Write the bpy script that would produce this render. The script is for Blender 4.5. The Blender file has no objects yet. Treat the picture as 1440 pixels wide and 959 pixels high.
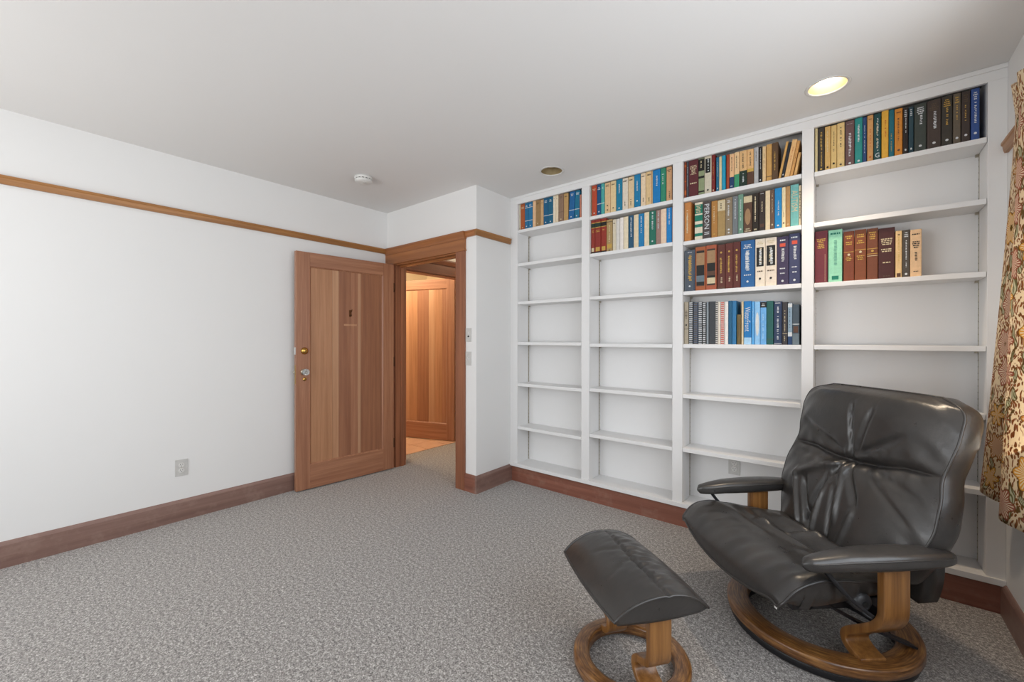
import bpy, bmesh, math, random
from mathutils import Vector, Matrix

SC = bpy.context.scene
COL = SC.collection
R = math.radians
PI = math.pi

# ------------------------------------------------------------------ camera
cam_d = bpy.data.cameras.new('camera')
cam = bpy.data.objects.new('camera', cam_d)
COL.objects.link(cam)
cam_d.sensor_width = 36.0
cam_d.lens = 588.625 / 1440 * 36
cam_d.shift_x = -1.115 / 1440
cam_d.shift_y = -0.62 / 1440
cam_d.clip_start = 0.02
cam.matrix_world = (Matrix.Translation((0, 0, 1.28)) @ Matrix.Rotation(R(39.147), 4, 'Z')
                    @ Matrix.Rotation(R(90 - 0.1497), 4, 'X') @ Matrix.Rotation(R(0.0687), 4, 'Z'))
SC.camera = cam

# ------------------------------------------------------------------ view
SC.view_settings.view_transform = 'Standard'
SC.view_settings.look = 'None'
SC.view_settings.gamma = 1.0
SC.view_settings.use_curve_mapping = False
SC.view_settings.exposure = 0.0

# ------------------------------------------------------------------ sky, daylight through the windows and added upward fill
world = bpy.data.worlds.new('sky')
SC.world = world
world.use_nodes = True
world.node_tree.nodes['Background'].inputs[0].default_value = (0.72, 0.84, 1.0, 1)
world.node_tree.nodes['Background'].inputs[1].default_value = 1.0


def area_light(name, loc, direction, sx, sy, power, col):
    d = bpy.data.lights.new(name, 'AREA')
    d.shape = 'RECTANGLE'; d.size = sx; d.size_y = sy; d.energy = power; d.color = col
    o = bpy.data.objects.new(name, d); COL.objects.link(o)
    o.location = loc
    o.rotation_euler = Vector(direction).to_track_quat('-Z', 'Y').to_euler()
    return o


# room limits (metres); the camera stands at x = 0, y = 0
XL, YD, XB, YB, XR, H = -3.688, 2.503, -2.428, 2.946, 0.551, 2.563
YK = -1.75          # wall behind the camera
YN = 3.145          # back of the bookcase
sky_c, fill_c = (0.85, 0.925, 1.0), (1.0, 0.92, 0.80)
area_light('side_window_light', (XR + 0.16, 1.05, 1.47), (-1, 0, -0.15), 2.7, 1.4, 39, sky_c)
area_light('side_upward_fill', (XR + 0.16, 1.05, 1.20), (-1, 0, 0.75), 2.7, 0.9, 11, fill_c)  # added warm fill aimed up to brighten the ceiling, as if bounced off ground
area_light('back_window_light', (-2.25, YK - 0.12, 1.45), (0, 1, -0.15), 2.3, 1.5, 35, sky_c)
area_light('back_upward_fill', (-2.25, YK - 0.12, 1.20), (0, 1, 0.75), 2.3, 0.9, 26, fill_c)  # second added upward fill, lifts ceiling and upper walls from behind the camera

# ================================================================== helpers
def lin(h):
    c = [int(h[i:i + 2], 16) / 255 for i in (0, 2, 4)]
    return tuple(((x + 0.055) / 1.055) ** 2.4 if x > 0.04045 else x / 12.92 for x in c)


def new_mat(name, rough=0.5, spec=0.5, col=None):
    m = bpy.data.materials.new(name); m.use_nodes = True
    b = m.node_tree.nodes['Principled BSDF']
    b.inputs['Roughness'].default_value = rough
    b.inputs['Specular IOR Level'].default_value = spec
    if col: b.inputs['Base Color'].default_value = (*col, 1)
    return m, m.node_tree, b


def nd(nt, typ, **kw):
    n = nt.nodes.new(typ)
    for k, v in kw.items():
        if k in n.inputs.keys(): n.inputs[k].default_value = v
        else: setattr(n, k, v)
    return n


def ramp(nt, src, stops):
    r = nt.nodes.new('ShaderNodeValToRGB')
    e = r.color_ramp.elements
    while len(e) < len(stops): e.new(0.5)
    for el, (p, c) in zip(e, stops): el.position = p; el.color = (*c, 1)
    nt.links.new(src, r.inputs[0]); return r.outputs[0]


def bump(nt, b, src, strength, dist):
    n = nt.nodes.new('ShaderNodeBump'); n.inputs['Strength'].default_value = strength
    n.inputs['Distance'].default_value = dist
    nt.links.new(src, n.inputs['Height']); nt.links.new(n.outputs[0], b.inputs['Normal']); return n


def mixc(nt, fac, a, b, mode='MIX'):
    m = nt.nodes.new('ShaderNodeMix'); m.data_type = 'RGBA'; m.blend_type = mode
    for s, v in ((0, fac), (6, a), (7, b)):
        if isinstance(v, (int, float)): m.inputs[s].default_value = v
        elif isinstance(v, tuple): m.inputs[s].default_value = (*v, 1)
        else: nt.links.new(v, m.inputs[s])
    return m.outputs[2]


def math_n(nt, op, a, b=None, c=None):
    m = nt.nodes.new('ShaderNodeMath'); m.operation = op
    for i, v in enumerate((a, b, c)):
        if v is None: continue
        if isinstance(v, (int, float)): m.inputs[i].default_value = v
        else: nt.links.new(v, m.inputs[i])
    return m.outputs[0]


def obj_coord(nt, scale=(1, 1, 1), out='Object'):
    t = nt.nodes.new('ShaderNodeTexCoord'); mp = nt.nodes.new('ShaderNodeMapping')
    mp.inputs['Scale'].default_value = scale
    nt.links.new(t.outputs[out], mp.inputs[0]); return mp.outputs[0]


def noise(nt, vec, scale, detail=3, rough=0.5):
    n = nt.nodes.new('ShaderNodeTexNoise')
    n.inputs['Scale'].default_value = scale; n.inputs['Detail'].default_value = detail
    n.inputs['Roughness'].default_value = rough
    nt.links.new(vec, n.inputs['Vector']); return n.outputs['Fac']


def paint(name, col, rough=0.55, bmp=0.12, sc=220):
    m, nt, b = new_mat(name, rough, 0.3)
    v = obj_coord(nt)
    f = noise(nt, v, 1.3, 2)
    c = ramp(nt, f, [(0.3, tuple(x * 0.985 for x in col)), (0.7, col)])
    nt.links.new(c, b.inputs['Base Color'])
    bump(nt, b, noise(nt, v, sc, 2), bmp, 0.001)
    return m


def wood(name, light, dark, axis='Z', rough=0.42, ring=26, coat=0.3, wear=None):
    """Straight-grained timber: grain lines run along the given axis."""
    m, nt, b = new_mat(name, rough, 0.4)
    s = {'X': (0.5, 1, 1), 'Y': (1, 0.5, 1), 'Z': (1, 1, 0.5)}[axis]
    s1 = tuple(0.03 if x == 0.5 else 1.0 for x in s)
    v = obj_coord(nt, s1)
    oi = nt.nodes.new('ShaderNodeObjectInfo')
    add = nt.nodes.new('ShaderNodeVectorMath'); add.operation = 'ADD'
    mul = nt.nodes.new('ShaderNodeVectorMath'); mul.operation = 'SCALE'; mul.inputs[3].default_value = 13.0
    comb = nt.nodes.new('ShaderNodeCombineXYZ')
    for i in range(3): nt.links.new(oi.outputs['Random'], comb.inputs[i])
    nt.links.new(comb.outputs[0], mul.inputs[0]); nt.links.new(v, add.inputs[0]); nt.links.new(mul.outputs[0], add.inputs[1])
    g1 = noise(nt, add.outputs[0], ring, 2, 0.55)
    g2 = noise(nt, add.outputs[0], ring * 7, 3, 0.6)
    f = math_n(nt, 'ADD', math_n(nt, 'MULTIPLY', g1, 0.7), math_n(nt, 'MULTIPLY', g2, 0.3))
    c = ramp(nt, f, [(0.33, dark), (0.52, tuple((a + d) / 2 for a, d in zip(light, dark))), (0.68, light)])
    if wear:
        w = noise(nt, obj_coord(nt), 6, 4, 0.7)
        c = mixc(nt, ramp(nt, w, [(0.52, (0, 0, 0)), (0.7, (0.55, 0.55, 0.55))]), c, wear)
    nt.links.new(c, b.inputs['Base Color'])
    b.inputs['Coat Weight'].default_value = coat; b.inputs['Coat Roughness'].default_value = 0.3
    bump(nt, b, g2, 0.08, 0.001)
    return m


def plain(name, col, rough=0.4, metal=0.0, spec=0.5):
    m, nt, b = new_mat(name, rough, spec, col)
    b.inputs['Metallic'].default_value = metal
    f = noise(nt, obj_coord(nt), 40, 2)
    c = ramp(nt, f, [(0.3, tuple(x * 0.9 for x in col)), (0.7, col)])
    nt.links.new(c, b.inputs['Base Color'])
    return m


# ------------------------------------------------------------------ mesh helpers
def box(bm, x0, x1, y0, y1, z0, z1, bev=0.0):
    vs = [bm.verts.new(p) for p in ((x0, y0, z0), (x1, y0, z0), (x1, y1, z0), (x0, y1, z0),
                                    (x0, y0, z1), (x1, y0, z1), (x1, y1, z1), (x0, y1, z1))]
    fs = [bm.faces.new([vs[i] for i in q]) for q in ((3, 2, 1, 0), (4, 5, 6, 7), (0, 1, 5, 4), (1, 2, 6, 5), (2, 3, 7, 6), (3, 0, 4, 7))]
    if bev:
        es = {e for f in fs for e in f.edges}
        bmesh.ops.bevel(bm, geom=list(es), offset=bev, segments=2, affect='EDGES', profile=0.6)
    return vs


def lathe(bm, prof, center=(0, 0, 0), axis='Z', seg=32, cap=True):
    """prof: list of (radius, height) along the axis."""
    rings = []
    for r, h in prof:
        ring = []
        for k in range(seg):
            a = 2 * PI * k / seg
            p = (r * math.cos(a), r * math.sin(a), h)
            if axis == 'X': p = (h, p[0], p[1])
            if axis == 'Y': p = (p[1], h, p[0])
            ring.append(bm.verts.new(Vector(p) + Vector(center)))
        rings.append(ring)
    for a, b in zip(rings, rings[1:]):
        for k in range(seg): bm.faces.new((a[k], a[(k + 1) % seg], b[(k + 1) % seg], b[k]))
    if cap:
        bm.faces.new(rings[0][::-1]); bm.faces.new(rings[-1])


def tube(bm, pts, r, seg=8, closed=False):
    pts = [Vector(p) for p in pts]
    n = len(pts); rings = []
    up = Vector((0, 0, 1)); prev = None
    for i, p in enumerate(pts):
        t = (pts[(i + 1) % n] - pts[i - 1]) if closed else (pts[min(i + 1, n - 1)] - pts[max(i - 1, 0)])
        t.normalize()
        a = prev if prev is not None else (up if abs(t.z) < 0.9 else Vector((1, 0, 0)))
        u = (a - t * a.dot(t)).normalized(); w = t.cross(u); prev = u
        rr = r[i] if isinstance(r, (list, tuple)) else r
        rings.append([bm.verts.new(p + (u * math.cos(2 * PI * k / seg) + w * math.sin(2 * PI * k / seg)) * rr) for k in range(seg)])
    m = n if closed else n - 1
    for i in range(m):
        a, b = rings[i], rings[(i + 1) % n]
        for k in range(seg): bm.faces.new((a[k], a[(k + 1) % seg], b[(k + 1) % seg], b[k]))
    if not closed:
        bm.faces.new(rings[0][::-1]); bm.faces.new(rings[-1])


def prism(bm, poly, a, b, axis):
    """Extrude a closed 2-D polygon from a to b along an axis (the polygon holds the other two coordinates in order)."""
    def P(q, t):
        return {'X': (t, q[0], q[1]), 'Y': (q[0], t, q[1]), 'Z': (q[0], q[1], t)}[axis]
    A = [bm.verts.new(P(q, a)) for q in poly]; B = [bm.verts.new(P(q, b)) for q in poly]
    n = len(poly)
    for i in range(n): bm.faces.new((A[i], A[(i + 1) % n], B[(i + 1) % n], B[i]))
    bm.faces.new(A[::-1]); bm.faces.new(B)


def sweep_strip(bm, path, th, w0, w1, place):
    """A bent board: path in a plane (a, b), thickness th across the path, width from w0 to w1; place(a, b, w) -> xyz."""
    n = len(path); L = []; Rr = []
    for i in range(n):
        p = Vector(path[i]); t = Vector(path[min(i + 1, n - 1)]) - Vector(path[max(i - 1, 0)]); t.normalize()
        q = Vector((-t.y, t.x)) * th / 2
        L.append(p + q); Rr.append(p - q)
    V = []
    for i in range(n):
        V.append([bm.verts.new(place(*c, w)) for c, w in ((L[i], w0), (L[i], w1), (Rr[i], w1), (Rr[i], w0))])
    for a, b in zip(V, V[1:]):
        for k in range(4): bm.faces.new((a[k], a[(k + 1) % 4], b[(k + 1) % 4], b[k]))
    bm.faces.new(V[0][::-1]); bm.faces.new(V[-1])


def smooth_path(pts, sub=6):
    """Catmull-Rom through the points."""
    P = [Vector(p) for p in pts]; out = []
    for i in range(len(P) - 1):
        a, b, c, d = P[max(i - 1, 0)], P[i], P[i + 1], P[min(i + 2, len(P) - 1)]
        for k in range(sub):
            t = k / sub
            out.append(0.5 * ((2 * b) + (c - a) * t + (2 * a - 5 * b + 4 * c - d) * t * t + (3 * b - a - 3 * c + d) * t ** 3))
    out.append(P[-1]); return out


def obj(name, bm, mat, parent=None, smooth=False, recalc=True, bevel=0.0):
    if recalc: bmesh.ops.recalc_face_normals(bm, faces=bm.faces)
    me = bpy.data.meshes.new(name); bm.to_mesh(me); bm.free()
    if mat: me.materials.append(mat)
    if smooth: me.shade_smooth()
    o = bpy.data.objects.new(name, me); COL.objects.link(o)
    if parent: o.parent = parent
    if bevel:
        md = o.modifiers.new('edge', 'BEVEL'); md.width = bevel; md.segments = 2; md.limit_method = 'ANGLE'; md.angle_limit = R(40)
    return o


def boxo(name, x0, x1, y0, y1, z0, z1, mat, parent=None, bev=0.0):
    bm = bmesh.new(); box(bm, x0, x1, y0, y1, z0, z1, bev)
    return obj(name, bm, mat, parent)


def thing(name, label, cat, loc=(0, 0, 0), rotz=0.0, group=None):
    o = bpy.data.objects.new(name, None); COL.objects.link(o)
    o.empty_display_size = 0.1
    o.location = loc; o.rotation_euler = (0, 0, rotz)
    return tag(o, label, cat, group)


def tag(o, label, cat, group=None):
    o['label'] = label; o['category'] = cat
    if group: o['group'] = group
    return o


def struct(o):
    o['kind'] = 'structure'; return o


# ================================================================== materials
M_wall = paint('white_wall_paint', (0.83, 0.82, 0.805))
M_ceil = paint('ceiling_paint', (0.80, 0.785, 0.77), 0.7)
M_shelf = paint('white_shelf_enamel', (0.81, 0.80, 0.79), 0.4, 0.05, 90)
M_cream = paint('cream_wall_paint', (0.80, 0.68, 0.50))
FL, FD = lin('b38061'), lin('8c5b42')
M_door_v = wood('door_fir_upright', FL, FD, 'Z', ring=34)
M_door_h = wood('door_fir_level', FL, FD, 'X', ring=34)
M_door_hy = wood('door_fir_level_side', FL, FD, 'Y', ring=34)
M_case_v = wood('casing_fir_upright', lin('a56a4a'), lin('7d4c34'), 'Z', 0.45)
M_case_x = wood('casing_fir_level', lin('b0713f'), lin('8a5430'), 'X', 0.45)
M_rail_y = wood('rail_oak', lin('b07a42'), lin('8a5a2c'), 'Y', 0.45)
M_base_y = wood('baseboard_wood_side', lin('937469'), lin('785a50'), 'Y', 0.5, wear=lin('a08578'))
M_base_x = wood('baseboard_wood', lin('96604d'), lin('744434'), 'X', 0.5, wear=lin('9a7868'))
BOARD = [wood('panel_fir_%d' % i, lin(a), lin(b), 'Z', ring=r, rough=0.4) for i, (a, b, r) in enumerate((
    ('be8c68', 'a57553', 46), ('c79b78', 'b0805e', 20), ('a57355', '8c5c43', 40), ('b07e60', '97664c', 36), ('c79d7c', 'b08464', 16), ('a37052', '885a42', 44)))]
M_brass = plain('brass', lin('c49a52'), 0.25, 1.0)
M_nickel = plain('aged_nickel', lin('b8b0a0'), 0.3, 1.0)
M_dark = plain('dark_slot', (0.012, 0.012, 0.012), 0.6)
M_plate = plain('plate_plastic', lin('cfcdc9'), 0.35)
M_white = plain('white_plastic', lin('e4e2de'), 0.4)
M_black = plain('black_metal', (0.012, 0.012, 0.014), 0.45)
M_grey = plain('charcoal_plastic', (0.04, 0.04, 0.042), 0.4)


def glass_mat():
    m, nt, b = new_mat('cut_glass', 0.05, 0.5, (0.95, 0.97, 0.98))
    b.inputs['Transmission Weight'].default_value = 0.75; b.inputs['IOR'].default_value = 1.5
    return m


M_glass = glass_mat()


def carpet_mat():
    m, nt, b = new_mat('loop_carpet', 0.95, 0.15)
    v = obj_coord(nt)
    a = noise(nt, v, 150, 2, 0.6); c2 = noise(nt, v, 330, 2, 0.6); big = noise(nt, v, 1.2, 2)
    f = math_n(nt, 'ADD', math_n(nt, 'ADD', math_n(nt, 'MULTIPLY', a, 0.45), math_n(nt, 'MULTIPLY', c2, 0.27)), math_n(nt, 'MULTIPLY', noise(nt, v, 62, 2, 0.6), 0.28))
    c = ramp(nt, f, [(0.38, lin('3b3633')), (0.46, lin('78726e')), (0.53, lin('a09a94')), (0.62, lin('e0dbd6'))])
    c = mixc(nt, math_n(nt, 'MULTIPLY', big, 0.14), c, lin('8d8781'))
    nt.links.new(c, b.inputs['Base Color'])
    b.inputs['Sheen Weight'].default_value = 0.3; b.inputs['Sheen Roughness'].default_value = 0.6
    bump(nt, b, f, 0.55, 0.004)
    return m


M_carpet = carpet_mat()


def tile_mat():
    m, nt, b = new_mat('pink_floor_tile', 0.3, 0.5)
    v = obj_coord(nt)
    c = ramp(nt, noise(nt, v, 9, 4), [(0.3, lin('d9ab8b')), (0.7, lin('e6bd9e'))])
    nt.links.new(c, b.inputs['Base Color']); return m


M_tile = tile_mat()
M_grout = plain('grout', lin('a0846f'), 0.9)


def leather_mat():
    m, nt, b = new_mat('black_leather', 0.36, 0.6)
    v = obj_coord(nt)
    c = ramp(nt, noise(nt, v, 5, 4, 0.6), [(0.35, (0.026, 0.024, 0.023)), (0.7, (0.046, 0.041, 0.037))])
    nt.links.new(c, b.inputs['Base Color'])
    r = math_n(nt, 'ADD', math_n(nt, 'MULTIPLY', noise(nt, v, 22, 4, 0.6), 0.24), 0.20)
    nt.links.new(r, b.inputs['Roughness'])
    h = math_n(nt, 'ADD', math_n(nt, 'MULTIPLY', noise(nt, v, 170, 2, 0.5), 0.12), math_n(nt, 'MULTIPLY', noise(nt, v, 38, 3, 0.55), 1.0))
    bump(nt, b, h, 0.22, 0.004)
    return m


M_leather = leather_mat()


def ring_mat():
    """Laminated bent oak: bands that follow the ring."""
    m, nt, b = new_mat('laminated_oak', 0.32, 0.5)
    t = nt.nodes.new('ShaderNodeTexCoord'); s = nt.nodes.new('ShaderNodeSeparateXYZ')
    nt.links.new(t.outputs['Object'], s.inputs[0])
    rr = math_n(nt, 'SQRT', math_n(nt, 'ADD', math_n(nt, 'MULTIPLY', s.outputs[0], s.outputs[0]), math_n(nt, 'MULTIPLY', s.outputs[1], s.outputs[1])))
    cb = nt.nodes.new('ShaderNodeCombineXYZ'); nt.links.new(rr, cb.inputs[0])
    an = math_n(nt, 'ARCTAN2', s.outputs[1], s.outputs[0]); nt.links.new(math_n(nt, 'MULTIPLY', math_n(nt, 'ABSOLUTE', an), 0.02), cb.inputs[1])
    nt.links.new(math_n(nt, 'MULTIPLY', s.outputs[2], 0.6), cb.inputs[2])
    g = noise(nt, cb.outputs[0], 190, 2, 0.6)
    g2 = noise(nt, obj_coord(nt), 14, 4, 0.65)
    f = math_n(nt, 'ADD', math_n(nt, 'MULTIPLY', g, 0.7), math_n(nt, 'MULTIPLY', g2, 0.3))
    c = ramp(nt, f, [(0.34, lin('4a2c14')), (0.52, lin('79502a')), (0.68, lin('a0733f'))])
    nt.links.new(c, b.inputs['Base Color'])
    b.inputs['Coat Weight'].default_value = 0.35; b.inputs['Coat Roughness'].default_value = 0.22
    bump(nt, b, g, 0.05, 0.001); return m


M_ring = ring_mat()
M_leg = wood('bent_oak', lin('9b6c3a'), lin('6d4520'), 'Z', 0.32, ring=60, coat=0.35)


def book_mat(name, rough, attr='Col'):
    m, nt, b = new_mat(name, rough, 0.4)
    a = nt.nodes.new('ShaderNodeVertexColor'); a.layer_name = attr
    f = noise(nt, obj_coord(nt), 60, 3, 0.6)
    c = mixc(nt, ramp(nt, f, [(0.35, (0.88, 0.88, 0.88)), (0.65, (1, 1, 1))]), (0, 0, 0), a.outputs[0])
    nt.links.new(c, b.inputs['Base Color']); return m


M_cloth = book_mat('book_cloth', 0.55)
M_print = book_mat('spine_ink', 0.5)
M_page = wood('page_edges', lin('e4d8c0'), lin('cbbb9c'), 'Z', 0.8, ring=300, coat=0)


# ================================================================== room shell
BIG = 0.12
# floor: carpet through the doorway up to the tiled room
bm = bmesh.new(); box(bm, -3.834, XR + 0.14, YK - 0.12, 4.6, -0.08, 0.0)
struct(obj('floor', bm, M_carpet))
# second floor: tiles beyond the hall
fl2 = struct(boxo('floor_2', -5.6, -3.835, 2.2, 4.6, -0.08, -0.006, M_grout))
mt = None
for i in range(6):
    for j in range(8):
        x0 = -3.838 - 0.297 * (i + 1); y0 = 2.3 + 0.287 * j
        if mt is None:
            bm = bmesh.new(); box(bm, 0, 0.292, 0, 0.282, -0.006, 0.002, 0.0015)
            t = obj('tile', bm, M_tile, fl2); mt = t.data
        else:
            t = bpy.data.objects.new('tile', mt); COL.objects.link(t); t.parent = fl2
        t.location = (x0, y0, 0)

LIGHTS = ((-0.106, 2.647), (-1.787, 2.66))
HOLE = 0.083


def ceiling():
    bm = bmesh.new()
    x0, x1, y0, y1 = XL - 0.05, XR + 0.14, YK - 0.14, YB + 0.3
    hs = 0.14
    xs = sorted({x0, x1} | {c[0] + s * hs for c in LIGHTS for s in (-1, 1)})
    ys = sorted({y0, y1, 2.65 - hs, 2.65 + hs})
    for xa, xb in zip(xs, xs[1:]):
        for ya, yb in zip(ys, ys[1:]):
            c = [q for q in LIGHTS if xa < q[0] < xb and ya < q[1] < yb]
            if not c:
                bm.faces.new([bm.verts.new((x, y, H)) for x, y in ((xa, ya), (xa, yb), (xb, yb), (xb, ya))])
                continue
            cx, cy = c[0]; n = 48; inner = []; outer = []
            for k in range(n):
                a = 2 * PI * k / n; ca, sa = math.cos(a), math.sin(a)
                inner.append(bm.verts.new((cx + HOLE * ca, cy + HOLE * sa, H)))
                tx = ((xb - cx) / ca if ca > 1e-9 else (xa - cx) / ca if ca < -1e-9 else 9)
                ty = ((yb - cy) / sa if sa > 1e-9 else (ya - cy) / sa if sa < -1e-9 else 9)
                t = min(tx, ty)
                outer.append(bm.verts.new((cx + t * ca, cy + t * sa, H)))
            for k in range(n): bm.faces.new((inner[k], outer[k], outer[(k + 1) % n], inner[(k + 1) % n]))
            for (qx, qy) in ((xa, ya), (xa, yb), (xb, ya), (xb, yb)):
                # corner triangles left between the fan and the square's corner
                best = sorted(outer, key=lambda v: (v.co.x - qx) ** 2 + (v.co.y - qy) ** 2)[:2]
                v = bm.verts.new((qx, qy, H))
                if (best[0].co - v.co).length > 1e-4: bm.faces.new((v, best[0], best[1]))
    bmesh.ops.remove_doubles(bm, verts=bm.verts, dist=1e-5)
    for f in bm.faces:
        if f.normal.z > 0: f.normal_flip()
    o = obj('ceiling', bm, M_ceil, recalc=False)
    return struct(o)


ceiling()
struct(boxo('ceiling_2', -5.7, -2.3, YD + 0.06, 4.7, H + 0.001, H + 0.08, M_wall))
struct(boxo('ceiling_3', XL - 0.2, XR + 0.3, YK - 0.3, YB + 0.3, H + 0.2, H + 0.28, M_wall))   # slab above the lamps


def wall_with_hole(name, x0, x1, y0, y1, hole, mat, axis):
    """A wall slab with one opening (a0, a1, z0, z1) along its length."""
    a0, a1, z0, z1 = hole
    bm = bmesh.new()
    if axis == 'Y':
        parts = [(x0, x1, y0, a0, 0, H), (x0, x1, a1, y1, 0, H), (x0, x1, a0, a1, z1, H)] + ([(x0, x1, a0, a1, 0, z0)] if z0 > 0 else [])
    else:
        parts = [(x0, a0, y0, y1, 0, H), (a1, x1, y0, y1, 0, H), (a0, a1, y0, y1, z1, H)] + ([(a0, a1, y0, y1, 0, z0)] if z0 > 0 else [])
    for p in parts: box(bm, *p)
    return struct(obj(name, bm, mat))


# wall_left runs on past the door wall and holds the cased opening to the tiled room
bm = bmesh.new()
box(bm, XL - BIG, XL, YK - 0.12, 2.72, 0, H)
box(bm, XL - BIG, XL, 3.66, 4.62, 0, H)
box(bm, XL - BIG, XL, 2.72, 3.66, 2.03, H)
struct(obj('wall_left', bm, M_wall))
DX0, DX1, DZ = -3.56, -2.655, 2.035      # doorway
bm = bmesh.new()
box(bm, XL, DX0, YD, YD + BIG, 0, H)
box(bm, DX1, XB, YD, YD + BIG, 0, H)
box(bm, DX0, DX1, YD, YD + BIG, DZ, H)
box(bm, XB - 0.07, XB, YD + BIG, YN + 0.02, 0, H)
struct(obj('wall_doorway', bm, M_wall))
struct(boxo('wall_niche', XB, XR + 0.14, YN + 0.004, YN + 0.1, 0, H, M_wall))
struct(boxo('wall_hall', XB - 0.07, XB, YN + 0.1, 4.62, 0, H, M_wall))
struct(boxo('wall_far', -5.6, XB, 4.5, 4.62, 0, H, M_cream))
struct(boxo('wall_bath', -5.62, -5.5, 2.1, 4.5, 0, H, M_cream))
struct(boxo('wall_bath_near', -5.5, XL - BIG, 2.1, 2.22, 0, H, M_cream))
WY0, WY1, WZ0, WZ1 = -0.30, 2.40, 0.72, 2.15
wall_with_hole('wall_right', XR, XR + 0.14, YK - 0.12, YN + 0.1, (WY0, WY1, WZ0, WZ1), M_wall, 'Y')
BX0, BX1 = -3.45, -1.05
wall_with_hole('wall_back', XL, XR, YK - 0.12, YK, (BX0, BX1, 0.65, 2.2), M_wall, 'X')


def window_frame(name, a0, a1, z0, z1, fixed, axis, depth, n):
    """Painted timber frame with mullions, set into the opening."""
    def b(bm, p0, p1, q0, q1):
        if axis == 'Y': box(bm, fixed, fixed + depth, p0, p1, q0, q1)
        else: box(bm, p0, p1, fixed, fixed + depth, q0, q1)
    bm = bmesh.new()
    t = 0.05
    b(bm, a0, a0 + t, z0, z1); b(bm, a1 - t, a1, z0, z1); b(bm, a0 + t, a1 - t, z0, z0 + t); b(bm, a0 + t, a1 - t, z1 - t, z1)
    o = struct(obj(name, bm, M_case_v))
    for k in range(1, n):
        m = a0 + (a1 - a0) * k / n
        bm = bmesh.new(); b(bm, m - 0.025, m + 0.025, z0 + t, z1 - t); obj('mullion', bm, M_case_v, o)
    return o


window_frame('window_1', WY0, WY1, WZ0, WZ1, XR + 0.04, 'Y', 0.05, 3)
window_frame('window_2', BX0, BX1, 0.65, 2.2, YK - 0.09, 'X', 0.05, 3)

# ------------------------------------------------------------------ timber trim
def trim(name, poly, a, b, axis, mat):
    bm = bmesh.new(); prism(bm, poly, a, b, axis); return struct(obj(name, bm, mat))


def rail_profile(wall, s, z0=2.143, z1=2.191, d=0.024):
    """Moulded picture rail section (offset from the wall, z)."""
    return [(wall, z0), (wall + s * d * 0.55, z0), (wall + s * d * 0.7, z0 + 0.012), (wall + s * d * 0.8, z1 - 0.016), (wall + s * d, z1 - 0.012),
            (wall + s * d, z1), (wall, z1)]


trim('trim_1', rail_profile(XL, 1), YK, YD - 0.024, 'Y', M_rail_y)                 # along the left wall
bm = bmesh.new()                                                                   # head casing with rail cap over the doorway
prism(bm, [(YD, 2.035), (YD - 0.022, 2.035), (YD - 0.022, 2.13), (YD, 2.13)], XL, DX1 + 0.106, 'X')
prism(bm, [(YD, 2.13), (YD - 0.026, 2.13), (YD - 0.03, 2.15), (YD - 0.042, 2.178), (YD - 0.042, 2.192), (YD, 2.192)], XL, DX1 + 0.112, 'X')
prism(bm, [(YD, 2.030), (YD - 0.027, 2.030), (YD - 0.027, 2.041), (YD, 2.041)], DX0, DX1 + 0.112, 'X')
struct(obj('trim_2', bm, M_case_x))
trim('trim_3', rail_profile(YD, -1), DX1 + 0.112, XB, 'X', M_case_x)       # rail on the wall end
trim('trim_4', rail_profile(XB, 1), YD - 0.024, YB - 0.012, 'Y', M_rail_y)         # rail on the return
struct(boxo('trim_5', DX1, DX1 + 0.104, YD - 0.02, YD, 0, 2.031, M_case_v, bev=0.002))
struct(boxo('trim_6', XL + 0.012, DX0, YD - 0.02, YD, 0, 2.031, M_case_v, bev=0.002))
# jamb lining and stops
bm = bmesh.new()
box(bm, DX0, DX0 + 0.018, YD - 0.004, YD + BIG, 0, 2.017); box(bm, DX0 + 0.018, DX0 + 0.028, YD + 0.055, YD + 0.09, 0, 2.005)
struct(obj('trim_7', bm, M_case_v))
bm = bmesh.new()
box(bm, DX1 - 0.018, DX1, YD - 0.004, YD + BIG, 0, 2.017); box(bm, DX1 - 0.03, DX1 - 0.018, YD + 0.045, YD + 0.085, 0, 2.005)
struct(obj('trim_8', bm, M_case_v))
bm = bmesh.new()
box(bm, DX0, DX1, YD - 0.004, YD + BIG, 2.017, 2.035); box(bm, DX0 + 0.018, DX1 - 0.018, YD + 0.045, YD + 0.085, 2.005, 2.017)
struct(obj('trim_9', bm, M_case_x))


def base_profile(wall, s, h=0.1465, d=0.016):
    return [(wall, 0), (wall + s * d, 0), (wall + s * d, h - 0.02), (wall + s * d * 0.6, h - 0.006), (wall + s * d * 0.3, h), (wall, h)]


trim('baseboard_left', base_profile(XL, 1), YK, YD - 0.021, 'Y', M_base_y)
trim('baseboard_doorway', base_profile(YD, -1), DX1 + 0.104, XB, 'X', M_base_x)
trim('baseboard_return', base_profile(XB, 1), YD - 0.016, YB + 0.006, 'Y', M_base_y)
trim('baseboard_right', base_profile(XR, -1), YK, YB + 0.006, 'Y', M_base_y)
trim('baseboard_bookcase', [(YB + 0.02, 0), (YB + 0.006, 0), (YB + 0.006, 0.128), (YB + 0.02, 0.128)], XB + 0.016, XR - 0.016, 'X', M_base_x)
trim('trim_10', rail_profile(XR, -1), 2.2, YB - 0.012, 'Y', M_rail_y)              # rail end by the curtain
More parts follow.
